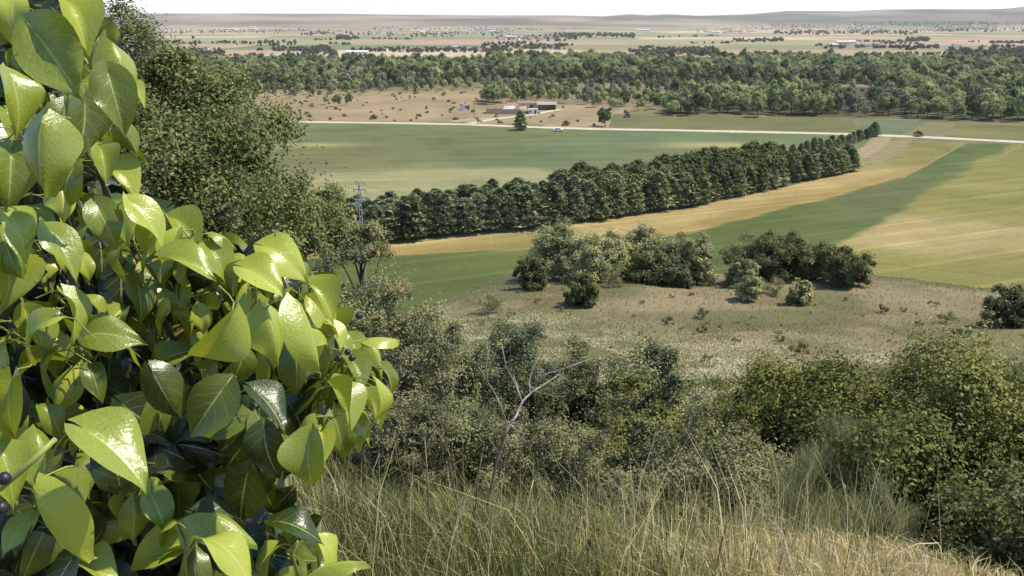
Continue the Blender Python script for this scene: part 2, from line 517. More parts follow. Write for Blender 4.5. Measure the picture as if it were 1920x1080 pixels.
def col_left(x, y):
    w1 = (vnoise(x, y, 26, 41) - .5) * 14 + (vnoise(x, y, 6, 42) - .5) * 5
    c = np.tile(lin((128, 134, 80)), (len(x), 1))
    f = polyside(x, y, [(300, 318), (800, 312), (1000, 318), (1150, 345), (1300, 360)]) + w1
    c = mixc(c, (172, 166, 112), ss(8, -8, f))
    g = line_side(x, y, (900, 285), (1150, 243)) + w1 * .6      # blue-green crop right of the diagonal
    c = mixc(c, (122, 134, 90), ss(6, -8, g) * ss(-8, 8, f) * 0.9)
    c = mixc(c, (108, 120, 76), blob(x, y, 960, 287, 24, 14) * .9 + blob(x, y, 800, 262, 30, 22) * .5)
    c = mixc(c, (138, 128, 82), blob(x, y, 620, 300, 40, 30) * .7)
    c = mixc(c, (190, 178, 116), np.clip(blob(x, y, 1350, 273, 22, 9) + blob(x, y, 590, 272, 16, 5), 0, 1) * .9)
    c = mixc(c, (140, 134, 82), ss(0, 10, polyside(x, y, [(1280, 300), (1450, 268), (1700, 262)])) * .0 + blob(x, y, 1330, 290, 26, 12) * .8)
    c = mixc(c, (196, 180, 130), blob(x, y, 960, 330, 50, 8) * .35)
    return c * (0.9 + 0.2 * vnoise(x, y, 9, 44))[:, None]


def col_right(x, y):
    w1 = (vnoise(x, y, 22, 51) - .5) * 9 + (vnoise(x, y, 5, 52) - .5) * 4
    c = np.tile(lin((150, 142, 74)), (len(x), 1))
    e1 = polyside(x, y, [(600, 484), (760, 478), (990, 468), (1100, 462), (1300, 437), (1400, 410), (1480, 388), (1600, 360), (1690, 335), (1810, 268)]) + w1 * .25
    e2 = line_side(x, y, (1560, 470), (1890, 272)) + w1 * .45
    green = ss(.8, -1.2, e1) * ss(-1.5, 1.5, e2)
    c = mixc(c, (106, 118, 62), green)
    c = mixc(c, (118, 120, 76), green * blob(x, y, 1600, 360, 26, 30))
    c = mixc(c, (150, 140, 78), ss(-1, 3, e1))
    tan = ss(-2, 4, e1) * ss(5, -3, line_side(x, y, (1560, 300), (1740, 340)) * -1) * 1.0
    c = mixc(c, (196, 172, 112), ss(-.8, 1.6, e1) * ss(330, 290, y + .3 * x))
    c = mixc(c, (172, 146, 82), ss(-1, 2, e1) * ss(9, 3, e1) * ss(300, 260, y) * .8)
    c = mixc(c, (136, 132, 70), blob(x, y, 1000, 462, 14, 10) * .7)
    rt = ss(6, -4, e2) * ss(3, -3, e1)
    c = mixc(c, (190, 170, 112), 1.0 * ss(1.5, -1.5, e2) * ss(3, -3, e1) * np.clip(1.3 * blob(x, y, 1690, 435, 20, 15) + 1.2 * blob(x, y, 1860, 440, 28, 13), 0, 1) * (0.6 + .6 * vnoise(x, y, 5, 55)))
    c = mixc(c, (158, 150, 84), rt * blob(x, y, 1850, 340, 30, 60) * .6)
    return c * (0.9 + 0.2 * vnoise(x, y, 8, 54))[:, None]


def flat_col(k, k2, sc_):
    def f(x, y):
        c = np.tile(lin(k), (len(x), 1))
        return mixc(c, k2, vnoise(x, y, sc_, 61) * .8)
    return f


field('field_left', [(300, 229), (560, 232), (760, 234), (900, 237), (1050, 243), (1250, 246), (1420, 249), (1560, 252), (1650, 256)],
      [(300, 470), (700, 462), (1000, 430), (1280, 390), (1450, 355), (1590, 318), (1660, 258)], col_left, M['field'], 0.05, 360, 220)
field('field_right', [(400, 470), (700, 462), (1000, 432), (1280, 392), (1450, 357), (1592, 322), (1640, 290), (1740, 264), (1920, 271), (2200, 285)],
      [(400, 640), (1000, 640), (1500, 640), (1920, 640), (2500, 640)], col_right, M['field2'], 0.06, 430, 260)
field('field_strip', [(1150, 214), (1280, 216), (1450, 219), (1600, 223)], [(1142, 237), (1300, 241), (1450, 244), (1610, 249)], flat_col((124, 124, 76), (140, 134, 84), 30), M['field'], 0.05, 60, 24)
field('field_corner', [(1610, 224), (1700, 226), (1740, 230)], [(1615, 249), (1660, 251), (1690, 252)], flat_col((118, 132, 96), (132, 136, 96), 20), M['field'], 0.05, 40, 20)
field('field_far_right', [(1790, 232), (1920, 236), (2150, 244)], [(1770, 256), (1920, 263), (2150, 274)], flat_col((126, 124, 74), (148, 142, 84), 24), M['field'], 0.05, 50, 20)


def track(name, pts, width, z, mat):
    P = resample([G(*p)[:2] for p in pts], 90)
    d = np.gradient(P, axis=0); d /= np.linalg.norm(d, axis=1)[:, None]
    nrm = np.stack([-d[:, 1], d[:, 0]], -1)
    w = width * (1 + .28 * (rng.random(90) - .5))[:, None] / 2
    a = P + nrm * w; b = P - nrm * w
    V = np.concatenate([np.c_[a, np.full(90, z)], np.c_[b, np.full(90, z)]])
    i = np.arange(89)
    return tag(link(name, mesh_np(name, V, np.stack([i + 90, i + 91, i + 1, i], -1), mat)), kind='structure')


track('track', [(300, 226), (560, 229), (760, 231.5), (880, 234), (1000, 239), (1120, 242.5), (1250, 244.5), (1420, 248), (1560, 251), (1660, 254.5), (1760, 259), (1920, 267), (2100, 278)], 6.5, 0.12, M['track'])
track('farm_track', [(880, 232), (930, 223), (1000, 215), (1030, 209), (1052, 205)], 4.5, 0.10, M['track'])
track('farm_yard', [(845, 228), (890, 224), (925, 222)], 8.0, 0.08, plain_mat('yard_dirt', [(150, 130, 100), (172, 152, 122)], .4, 1, 0))
track('field_path', [(1655, 256), (1640, 275), (1600, 296), (1578, 312)], 7.0, 0.08, plain_mat('path_dirt', [(128, 110, 72), (158, 138, 96)], .5, 1, 0))
track('verge', [(1668, 258), (1690, 262), (1668, 285), (1610, 308)], 9.0, 0.075, plain_mat('verge_dirt', [(112, 100, 58), (140, 124, 78)], .25, 1, 0))


DRY = plain_mat('trodden_grass', [(116, 108, 62), (136, 124, 80)], .5, 1, 0)
track('field_path', [(1690, 335), (1730, 313), (1772, 290), (1812, 268)], .8, 0.10, DRY)
track('field_path', [(1872, 297), (1890, 286), (1915, 272)], .8, 0.10, DRY)
track('field_path', [(930, 273), (1000, 262), (1080, 253), (1150, 245)], .7, 0.09, DRY)


# ------------------------------------------------------------------ foliage makers
def unit(v):
    return v / np.maximum(np.linalg.norm(v, axis=-1, keepdims=True), 1e-9)


def rdirs(n, up=0.0):
    d = rng.normal(size=(n, 3)); d = unit(d); d[:, 2] += up
    return unit(d)


def leaf_cloud(P, N, A, L, W, fold=0.25):
    n = len(P)
    A = unit(A - N * np.sum(A * N, 1, keepdims=True))
    B = np.cross(N, A)
    L = np.broadcast_to(np.asarray(L, float), (n,))[:, None]; W = np.broadcast_to(np.asarray(W, float), (n,))[:, None]
    b = P - A * L * .5; t = P + A * L * .5
    m = P + A * L * .04
    r = m + B * W * .5 + N * W * fold; l = m - B * W * .5 + N * W * fold
    V = np.stack([b, r, t, l], 1).reshape(-1, 3)
    return V, np.arange(4 * n, dtype=np.int32).reshape(n, 4)


def clump_set(R, n, up=0.25, cr=(0.24, 0.38), shell=(0.5, 0.84), flat_bottom=-0.55):
    """lumps of a crown in an ellipsoid of radii R round the origin"""
    d = rdirs(n * 2, up)
    d = d[d[:, 2] > flat_bottom][:n]
    R = np.asarray(R, float)
    c = d * R * rng.uniform(*shell, (len(d), 1))
    r = rng.uniform(*cr, len(d)) * R.mean()
    c = np.vstack([c, rng.normal(size=(max(n // 8, 2), 3)) * R * .2]); r = np.r_[r, np.full(max(n // 8, 2), .3 * R.mean())]
    return c, r


def crown_mesh(name, R, n_clump, n_tuft, n_leaf, L, W, mat, tuft=0.16, up=0.25, droop=0.0, flat_bottom=-0.55, lift=None, cr=(0.24, 0.38), lean=(0, 0), squash=None, cap=0.0, shell=(0.5, 0.84), flatten=1.0, core=0.0):
    c, r = clump_set(R, n_clump, up, cr, shell=shell, flat_bottom=flat_bottom)
    m = len(c)
    out = unit(c / np.asarray(R, float))
    td = unit(rng.normal(size=(m, n_tuft, 3)) + out[:, None] * 0.75 + np.array((0, 0, .25)))
    if cap: td[..., 2] = td[..., 2] * (1 - cap) + np.abs(td[..., 2]) * cap
    tc = c[:, None] + td * np.array((1, 1, flatten)) * r[:, None, None] * rng.uniform(.6, 1.05, (m, n_tuft, 1))
    tr = r[:, None] * tuft * rng.uniform(.6, 1.5, (m, n_tuft)) / .3
    tv = rng.random((m, n_tuft)) * .35 + rng.random((m, 1)) * .4
    off = rng.normal(size=(m, n_tuft, n_leaf, 3)) * .55
    P = (tc[:, :, None] + off * tr[:, :, None, None]).reshape(-1, 3)
    n = len(P)
    od = np.repeat(td.reshape(-1, 3), n_leaf, 0)
    N = unit(od * .85 + np.array((0, 0, .35)) + rng.normal(size=(n, 3)) * .36)
    A = rng.normal(size=(n, 3)) + od * .5 + np.array((0, 0, -droop))
    s = rng.uniform(.65, 1.3, n)
    lv = np.clip(np.repeat(tv.ravel(), n_leaf) + rng.random(n) * .22, 0, 1)
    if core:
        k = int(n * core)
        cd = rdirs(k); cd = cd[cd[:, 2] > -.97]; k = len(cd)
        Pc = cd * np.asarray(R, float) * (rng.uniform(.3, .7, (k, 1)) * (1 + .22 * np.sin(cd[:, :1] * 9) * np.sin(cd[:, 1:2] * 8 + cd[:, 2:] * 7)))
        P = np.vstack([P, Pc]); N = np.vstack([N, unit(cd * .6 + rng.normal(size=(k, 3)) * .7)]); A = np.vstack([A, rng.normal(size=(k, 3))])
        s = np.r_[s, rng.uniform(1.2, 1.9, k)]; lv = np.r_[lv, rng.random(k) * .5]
    V, Fq = leaf_cloud(P, N, A, L * s, W * s)
    var = np.repeat(lv, 4)
    zb = -R[2] * (-flat_bottom)
    return mesh_np(name, V, Fq, mat, var=var), c, r


def trunk_mesh(name, height, crown_z, c, r, mat, rad, limbs=9, bend=0.3, flare=1.5, n=7):
    """tapered trunk with limbs running out to the lumps of the crown"""
    b = MB()
    top = Vector((random.uniform(-bend, bend), random.uniform(-bend, bend), crown_z))
    pts = [Vector((0, 0, -0.4))]
    for k in range(1, 6):
        t = k / 5
        pts.append(Vector((top.x * t + math.sin(t * 5) * bend * .2, top.y * t + math.cos(t * 4) * bend * .2 - bend * .2, crown_z * t)))
    b.tube(pts, [rad * flare, rad * 1.1, rad, rad * .85, rad * .7, rad * .5], n)
    order = np.argsort(rng.random(len(c)))[:limbs]
    for i in order:
        e = Vector(c[i]) + Vector((0, 0, crown_z))
        t0 = random.uniform(.45, .9); k = min(int(t0 * 5), 4)
        s = pts[k].lerp(pts[k + 1], t0 * 5 - k)
        mid = s.lerp(e, .5) + Vector((random.uniform(-.1, .1), random.uniform(-.1, .1), random.uniform(.0, .25))) * height * .12
        b.tube([s, s.lerp(mid, .5), mid, mid.lerp(e, .55), e], [rad * .5, rad * .4, rad * .3, rad * .2, rad * .08], 5)
    return b.mesh(name, mat, True)


def tree(name, label, base, R, crown_z, mat, leaves, cat='tree', group=None, rad=0.2, limbs=9, L=.12, W=.07, rz=0.0, **kw):
    """leaves = (lumps, tufts in a lump, leaves in a tuft)"""
    root = empty(name, base, rz)
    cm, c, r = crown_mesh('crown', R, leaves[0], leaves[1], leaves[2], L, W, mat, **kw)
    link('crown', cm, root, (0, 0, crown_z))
    link('trunk', trunk_mesh('trunk', crown_z + R[2], crown_z, c, r, M['bark'], rad, limbs), root)
    return tag(root, label, cat, group)


def copy_thing(root, loc, rz=0.0, s=1.0, label=None, group=None):
    o = root.copy(); COL.objects.link(o)
    o.location = tuple(loc); o.rotation_euler = (0, 0, rz)
    o.scale = (s, s, s) if not hasattr(s, '__len__') else s
    if label: o['label'] = label
    if group: o['group'] = group
    for ch in root.children:
        c = ch.copy(); COL.objects.link(c); c.parent = o
    return o


def hz(x, y):
    return float(HT(x, y))


# ------------------------------------------------------------------ oaks on the slope
def base_at(px, py, y):                      # foot of a plant whose middle shows at px,py, y metres ahead
    p = AT(px, py, y)
    return (p[0], y, hz(p[0], y)), p[2]


OAKF = dict(cap=.9, shell=(.52, 1.18), cr=(.13, .31), flatten=.68, core=.35)
# big oak rising left of the middle
b, zc = base_at(352, 330, 27)
tree('oak_tree', 'big spreading oak with olive crown behind the ivy', b, (3.7, 3.6, 3.2), zc - b[2], M['oak'], (34, 36, 52), rad=.32, limbs=16, L=.125, W=.078, flat_bottom=-.45, **dict(OAKF, cr=(.16, .34)))
b, zc = base_at(208, 250, 33)
tree('oak_tree', 'tallest oak at far left whose top reaches above the horizon', b, (2.6, 2.8, 4.9), zc - b[2], M['oak'], (62, 14, 44), rad=.3, limbs=14, L=.12, W=.075, flat_bottom=-.9, **OAKF)
b, zc = base_at(310, 420, 23)
tree('oak_tree', 'dark lower oak between the ivy and the big spreading oak', b, (3.6, 3.0, 2.6), zc - b[2], M['oak'], (50, 13, 42), rad=.26, limbs=12, L=.11, W=.065, flat_bottom=-.5, **OAKF)
b, zc = base_at(535, 415, 33)
tree('oak_tree', 'slim oak whose top stands left of the power pole', b, (2.0, 2.0, 1.9), zc - b[2], M['oak'], (34, 12, 40), rad=.2, limbs=9, L=.12, W=.07, flat_bottom=-.6, **OAKF)
b, zc = base_at(612, 430, 36)
tree('oak_tree', 'small dark oak just left of the power pole', b, (.9, 1.0, 1.7), zc - b[2], M['oak'], (28, 12, 36), rad=.16, limbs=8, L=.12, W=.07, flat_bottom=-.6, **OAKF)
b, zc = base_at(470, 440, 30)
tree('oak_tree', 'shadowy oak filling the gap beside the slim oak', b, (2.3, 2.0, 2.3), zc - b[2], M['oak'], (36, 12, 40), rad=.2, limbs=9, L=.12, W=.07, flat_bottom=-.6, **OAKF)
b, zc = base_at(672, 462, 38)
tree('oak_tree', 'pale olive round tree at the foot of the power pole', b, (1.25, 1.2, 1.05), zc - b[2], M['olive_shrub'], (24, 12, 36), rad=.12, limbs=7, L=.11, W=.065, **OAKF)

# big oak below right
b, zc = base_at(1745, 898, 11.5)
tree('oak_tree', 'big olive oak filling the lower right corner below the brow', b, (2.75, 2.3, 1.5), max(zc - b[2], 1.0), M['oak_near'], (30, 40, 66), rad=.2, limbs=26, L=.066, W=.04, flat_bottom=-.2, **dict(OAKF, cr=(.13, .31), shell=(.6, 1.2), core=.45))
b, zc = base_at(1490, 798, 14.5)
tree('oak_tree', 'smaller oak at the left shoulder of the big lower right oak', b, (1.35, 1.0, .55), max(zc - b[2], .4), M['oak_near'], (30, 18, 64), rad=.1, limbs=9, L=.048, W=.028, **OAKF)
b, zc = base_at(1830, 778, 15)
tree('oak_tree', 'oak behind the big one at the right edge of the slope', b, (1.9, 1.5, .72), max(zc - b[2], .6), M['oak_near'], (44, 18, 66), rad=.12, limbs=9, L=.048, W=.028, **OAKF)

b, zc = base_at(1610, 812, 13)
tree('oak_tree', 'low oak joining the smaller shoulder oak to the big lower right oak', b, (1.2, 1.0, .6), max(zc - b[2], .5), M['oak_near'], (34, 18, 60), rad=.1, limbs=9, L=.06, W=.036, **OAKF)

# ------------------------------------------------------------------ bushes on the meadow shelf
SHELF = 'holm oak bushes along the meadow edge'
for px, py, yy, R, mat, lab in (
        (1050, 465, 82, (2.6, 2.4, 2.3), 'holm', 'leftmost and tallest tree of the left meadow clump'),
        (1105, 482, 79, (2.5, 2.2, 1.9), 'holm', 'rounded oak bush second from left in the left meadow clump'),
        (1150, 478, 82, (2.2, 2.0, 2.0), 'holm', 'oak bush third from left in the left meadow clump'),
        (1210, 470, 84, (2.7, 2.4, 2.1), 'holm', 'highest oak bush near the middle of the left meadow clump'),
        (1225, 500, 79, (2.3, 2.0, 1.7), 'holm_dark', 'darker oak bush low in front of the left meadow clump'),
        (1275, 482, 82, (2.5, 2.3, 2.1), 'holm', 'broad oak bush right of middle in the left meadow clump'),
        (1308, 485, 80, (1.5, 1.6, 1.9), 'holm', 'rightmost oak bush of the left meadow clump'),
        (1270, 512, 77, (1.5, 1.4, 1.0), 'blue_shrub', 'low grey-green bush at the foot of the left meadow clump'),
        (1425, 488, 80, (2.8, 2.3, 2.1), 'holm_dark', 'broad oak bush at the left of the right meadow clump'),
        (1480, 485, 83, (2.2, 2.2, 2.0), 'holm_dark', 'oak bush in the middle of the right meadow clump'),
        (1530, 498, 80, (2.4, 2.2, 2.1), 'holm_dark', 'dark dense oak bush right of middle in the right meadow clump'),
        (1588, 512, 77, (1.8, 1.9, 2.1), 'holm_dark', 'rightmost dark oak bush of the right meadow clump'),
        (1390, 508, 77, (1.4, 1.4, .9), 'holm', 'low oak bush at the left tip of the right meadow clump'),
        (1000, 522, 74, (1.45, 1.4, 1.75), 'holm_dark', 'dark cone-shaped bush left of the left meadow clump'),
        (1090, 551, 67, (1.15, 1.1, 1.2), 'holm_dark', 'lone dark bush in front of the left meadow clump'),
        (1405, 531, 70, (.85, .85, .75), 'holm', 'small round bush in front of the right meadow clump'),
        (1498, 541, 69, (.9, .9, .8), 'holm', 'small round bush below the right meadow clump'),
        (1895, 582, 60, (1.9, 1.6, 1.25), 'holm_dark', 'dark bush cut by the right edge of the meadow')):
    p = AT(px, py, yy)
    zb = hz(p[0], yy)
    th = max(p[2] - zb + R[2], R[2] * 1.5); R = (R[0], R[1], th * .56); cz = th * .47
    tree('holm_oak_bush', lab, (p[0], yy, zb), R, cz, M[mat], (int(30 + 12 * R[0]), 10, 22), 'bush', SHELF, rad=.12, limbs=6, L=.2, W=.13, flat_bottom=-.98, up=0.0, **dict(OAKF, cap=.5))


def tuft_shrub(name, label, base, r, h, n, mat, cat='shrub', group=None, width=.012, spread=.75, curve=.25, twig=True, sub=14, fan=.45):
    """broom-like shrub: sheaves of long thin switches fanning out of woody stems"""
    root = empty(name, base)
    k = sub
    a = rng.uniform(0, 2 * math.pi, k); rr = np.sqrt(rng.random(k)) * r * .75
    cen = np.stack([np.cos(a) * rr, np.sin(a) * rr, np.sqrt(np.clip(1 - (rr / r) ** 2, .05, 1)) * rng.uniform(.08, .85, k) * h], -1)
    which = rng.integers(0, k, n)
    o = cen[which] + rng.normal(size=(n, 3)) * np.array((.1, .1, .1)) * r
    d = unit(unit(cen * np.array((1, 1, .5)))[which] * spread + np.array((0, 0, .75)) + rng.normal(size=(n, 3)) * .42)
    Ln = rng.uniform(.3, .7, n)[:, None] * fan
    side = unit(np.cross(d, rng.normal(size=(n, 3))))
    w = width * rng.uniform(.6, 1.3, n)[:, None]
    drop = np.array((0, 0, -1.0)) * Ln * curve
    p0 = o; p1 = o + d * Ln * .5 + drop * .15; p2 = o + d * Ln + drop
    V = np.stack([p0 - side * w, p0 + side * w, p1 + side * w * .8, p1 - side * w * .8, p2 + side * w * .25, p2 - side * w * .25], 1).reshape(-1, 3)
    i = np.arange(n)[:, None] * 6
    Fq = np.concatenate([i + np.array((0, 1, 2, 3)), i + np.array((3, 2, 4, 5))])
    var = np.repeat(np.clip(rng.random(k)[which] * .5 + rng.random(n) * .5, 0, 1), 6)
    link('switches', mesh_np('switches', V, Fq, M[mat], var=var), root)['kind'] = 'stuff'
    b_ = MB()
    for c in cen: b_.tube([(c[0] * .1, c[1] * .1, -.15), (c[0] * .5, c[1] * .5, c[2] * .5), tuple(c)], [.009, .007, .004], 4)
    b_.build('stems', M['deadstem'], root)
    return tag(root, label, cat, group)


def shrub(label, px, py, yy, R, mat, n=(26, 11, 34), L=.1, W=.06, group=None, name='shrub', flat=-.8, lift=0):
    p = AT(px, py, yy)
    zb = hz(p[0], yy)
    th_ = max(p[2] - zb + R[2], R[2] * 1.4); R = (R[0], R[1], th_ * .49); cz = th_ * .44
    return tree(name, label, (p[0], yy, zb), R, cz, M[mat], n, 'shrub', group, rad=.06, limbs=8, L=L * 1.05, W=W * 1.05, flat_bottom=flat, cap=.6, shell=(.5, 1.2), cr=(.13, .32), core=.4)


SL = 'shrubs on the slope below the brow'
for a in (
        ('grey-green shrub with fine leaves right of the slim oak', 655, 520, 27, (1.25, 1.1, .9), 'blue_shrub', (34, 12, 38), .09, .05),
        ('small purplish-grey shrub under the tan field edge', 735, 512, 29, (.75, .7, .6), 'grey_thorn', (22, 11, 30), .08, .045),
        ('big olive-brown shrub above the ivy tip', 770, 605, 21, (1.35, 1.2, 1.05), 'olive_shrub', (40, 12, 40), .08, .045),
        ('dark shrub between grey-green shrub and ivy', 610, 560, 22, (1.2, 1.0, .9), 'holm', (34, 12, 38), .08, .045),
        ('brown twiggy shrub beside the ivy tip', 780, 700, 16, (1.05, .8, .8), 'grey_thorn', (32, 12, 38), .06, .03),
        ('olive shrub left of the dead branch', 850, 690, 17, (.85, .8, .8), 'olive_shrub', (28, 12, 38), .06, .035),
        ('bluish-green shrub behind the dead branch tips', 955, 645, 24, (1.25, 1.0, .75), 'blue_shrub', (34, 12, 38), .08, .05),
        ('small shrub peeking over the bluish-green shrub', 930, 605, 30, (.55, .5, .4), 'holm', (14, 10, 30), .09, .05),
        ('small dark bush right of the bluish-green shrub', 1082, 640, 27, (.55, .55, .45), 'holm_dark', (16, 10, 30), .08, .05),
        ('low thicket under the small dark bush', 1100, 705, 20, (1.1, .9, .7), 'olive_shrub', (32, 12, 36), .07, .04),
        ('dark oak scrub under the bare fork of the dead branch', 1000, 735, 17, (1.0, .8, .65), 'holm_dark', (28, 12, 36), .065, .04),
        ('rounded oak shrub on the slope below the flowers', 1240, 720, 18, (1.15, 1.0, .75), 'holm', (36, 12, 38), .07, .045),
        ('leafy oak shrub with dark hollow at its left', 1195, 775, 14.5, (.85, .8, .75), 'oak_near', (32, 12, 38), .065, .04),
        ('oak shrub right of the rounded one', 1330, 745, 17, (.85, .8, .6), 'holm', (26, 12, 36), .07, .04),
        ('large grey thorn bush in the middle of the slope', 1320, 855, 10.5, (.95, .85, .75), 'grey_thorn', (48, 13, 42), .045, .024),
        ('dark leafy bush left of the large thorn bush', 1190, 850, 11.5, (.6, .6, .6), 'holm_dark', (26, 12, 36), .05, .03),
        ('lilac-grey low bush under the dark leafy bush', 1180, 930, 9.2, (.45, .4, .3), 'grey_thorn', (22, 11, 32), .035, .018),
        ('wide grey scrub beneath the dead branch', 1010, 845, 12, (1.0, .8, .55), 'grey_thorn', (34, 12, 40), .045, .022),
        ('brown scrub left of the dead branch stem', 850, 800, 12.5, (.95, .8, .6), 'olive_shrub', (34, 12, 40), .05, .024),
        ('brown dry shrub by the lower ivy leaves', 745, 790, 11.5, (.6, .55, .5), 'grey_thorn', (26, 12, 36), .045, .02),
        ('dark oak seedling bush left of the smaller oak', 1410, 790, 13.5, (.5, .5, .5), 'holm_dark', (20, 11, 34), .06, .04)):
    shrub(a[0], a[1], a[2], a[3], a[4], a[5], a[6], a[7], a[8], SL)

und = [shrub('low olive shrub in the undergrowth beneath the left oaks', 470, 560, 22, (1.3, 1.2, 1.0), 'olive_shrub', (26, 12, 36), .1, .06, 'undergrowth'),
       shrub('low dark shrub in the undergrowth beneath the left oaks', 540, 520, 27, (1.4, 1.3, 1.1), 'holm_dark', (26, 12, 36), .1, .06, 'undergrowth')]
for i in range(26):
    x_, y_ = (random.uniform(-17, -4.5), random.uniform(17, 36)) if i < 19 else (random.uniform(5, 11), random.uniform(7.5, 12.5))
    sc_ = random.uniform(.7, 1.3) * (1 if i < 19 else .5)
    copy_thing(und[i % 2], (x_, y_, hz(x_, y_)), random.random() * 6.28, sc_, ('low olive shrub', 'low dark shrub')[i % 2] + (' in the undergrowth beneath the left oaks' if i < 19 else ' at the foot of the big lower right oak'), 'undergrowth beneath the left oaks' if i < 19 else 'undergrowth of the lower right oak')
for u_ in und: u_['group'] = 'undergrowth beneath the left oaks'

for px, py, yy, r, h, n, lab in (
        (1490, 905, 9.6, .85, 1.0, 12000, 'pale olive broom between thorn bush and big oak'),
        (1570, 850, 10.4, .8, .9, 9000, 'broom with straw-coloured tips against the dark oak'),
        (1610, 985, 7.6, .8, .8, 13000, 'feathery broom nearest the brow at the lower right'),
        (1450, 965, 8.4, .5, .6, 5000, 'small dark-centred broom at the edge of the straw'),
        (1130, 830, 12.6, .5, .5, 2600, 'wispy broom left of the dark hollow'),
        (1680, 920, 8.6, .6, .7, 6000, 'yellowish broom tuft in front of the oak shade'),
        (900, 775, 15, .7, .7, 2600, 'wispy broom behind the dead branch stem'),
        (1115, 640, 31, .9, 1.3, 900, 'thin bare broom beside the small dark bush'),
        (1150, 515, 75, 1.3, 2.2, 700, 'pale broom in the gap of the left meadow clump'),
        (920, 552, 66, 1.2, 1.4, 700, 'pale broom at the field edge left of the cone bush'),
        (1450, 525, 73, 1.2, 1.6, 700, 'pale broom in the gap of the right meadow clump')):
    p = AT(px, py, yy); zb = hz(p[0], yy)
    tuft_shrub('broom_shrub', lab, (p[0], yy, zb), r, max(h, (p[2] - zb) * 1.35) if yy < 20 else h, n, 'broom', group='broom shrubs on the slope', width=.003 * max(1, yy / 9), sub=70 if yy < 20 else 16, fan=.42 if yy < 20 else .9)

# small dry tufts dotted over the meadow
MT = 'dry tufts dotted over the meadow'
proto = []
for k in range(3):
    o = tuft_shrub('meadow_tuft', 'x', (0, 0, -50), .45, .6, 260, ('broom', 'olive_shrub', 'grey_thorn')[k], 'shrub', MT, width=.02, sub=7, fan=.4)
    proto.append(o)
used = [False] * 3
spots = [(1316, 588, 1.5, 'roundest dry tuft in the middle of the meadow'), (1313, 615, 1.1, 'dry tuft right below the roundest meadow tuft'), (1253, 600, 1.1, 'dry tuft left of the roundest meadow tuft'),
         (1380, 637, .8, 'small dark tuft low in the open meadow'), (1463, 631, .9, 'small grey tuft right of the open meadow middle'), (1500, 655, 1.4, 'tall thin tuft above the lower oaks'),
         (1770, 598, 1.6, 'brown tuft near the right end of the meadow'), (1805, 625, 1.5, 'grey tuft right above the lower right oak'), (1655, 578, 1.1, 'tuft at the meadow rim beside the right clump')]
for i, (px, py, s, lab) in enumerate(spots):
    p = TP(px, py + 8)
    k = i % 3
    if not used[k]:
        o = proto[k]; used[k] = True; o.location = tuple(p); o.scale = (s, s, s); o['label'] = lab
    else: copy_thing(proto[k], p, i * 1.3, s, lab)
lab = 'tiny dry tuft scattered over the brown meadow'
for i in range(46):
    for _ in range(20):
        px, py = random.uniform(900, 1880), random.uniform(535, 680)
        p = TP(px, py)
        if 46 < p[1] < 96: break
    copy_thing(proto[i % 3], p, random.random() * 6, random.uniform(.35, .8), lab, 'tiny tufts of the meadow')

# ------------------------------------------------------------------ conifer windbreak
def conifer_mesh(h, r, n, mat, spiky=1.0):
    t = rng.random(n) ** .8
    z = h * (0.06 + .94 * t)
    prof_r = r * np.clip((1 - t) ** (.4, .6, .5)[rng.integers(3)] * (.6 + .5 * np.minimum(t * 6, 1)), 0.03, None) * (1 + .22 * np.sin(t * 34 + rng.random() * 6))
    a = rng.uniform(0, 2 * math.pi, n)
    rad = prof_r * (0.55 + .5 * rng.random(n)) * (1 + .18 * np.sin(a * 5 + t * 9))
    P = np.stack([np.cos(a) * rad, np.sin(a) * rad, z], -1)
    out = np.stack([np.cos(a), np.sin(a), np.zeros(n)], -1)
    A = unit(out * .7 + np.array((0, 0, .65)) * spiky + rng.normal(size=(n, 3)) * .35)
    N = unit(np.cross(A, np.stack([-np.sin(a), np.cos(a), np.zeros(n)], -1)) * -1 + rng.normal(size=(n, 3)) * .45)
    N = np.where(N[:, 2:] < 0, -N, N)
    s = rng.uniform(.6, 1.3, n)
    V, Fq = leaf_cloud(P, N, A, .95 * s * h / 10, .42 * s * h / 10, .15)
    return mesh_np('crown', V, Fq, mat, var=np.repeat(rng.random(n), 4))


def con_proto(k):
    root = empty('conifer_tree', (0, 0, -50))
    h = 10.0
    link('crown', conifer_mesh(h, (2.1, 1.8, 2.4, 2.0)[k], 2000, M['conifer']), root)
    b_ = MB(); b_.tube([(0, 0, -.3), (0, 0, 4), (0.05, 0, 9.2)], [.2, .14, .03], 6)
    b_.build('trunk', M['bark'], root, True)
    return root


cps = [con_proto(k) for k in range(4)]
used_c = [False] * 4
n_con = 0


def place_conifer(x, y, s, label, group):
    global n_con
    k = random.randrange(4)
    sc_ = (s * random.uniform(1.55, 2.15), s * random.uniform(1.55, 2.15), s)
    rz_ = random.random() * 6.28
    if not used_c[k]:
        o = cps[k]; used_c[k] = True
        o.location = (x, y, 0); o.scale = sc_; o.rotation_euler = (0, 0, rz_); tag(o, label, 'conifer', group)
    else:
        o = copy_thing(cps[k], (x, y, 0), rz_, sc_, label, group); o['category'] = 'conifer'
    n_con += 1


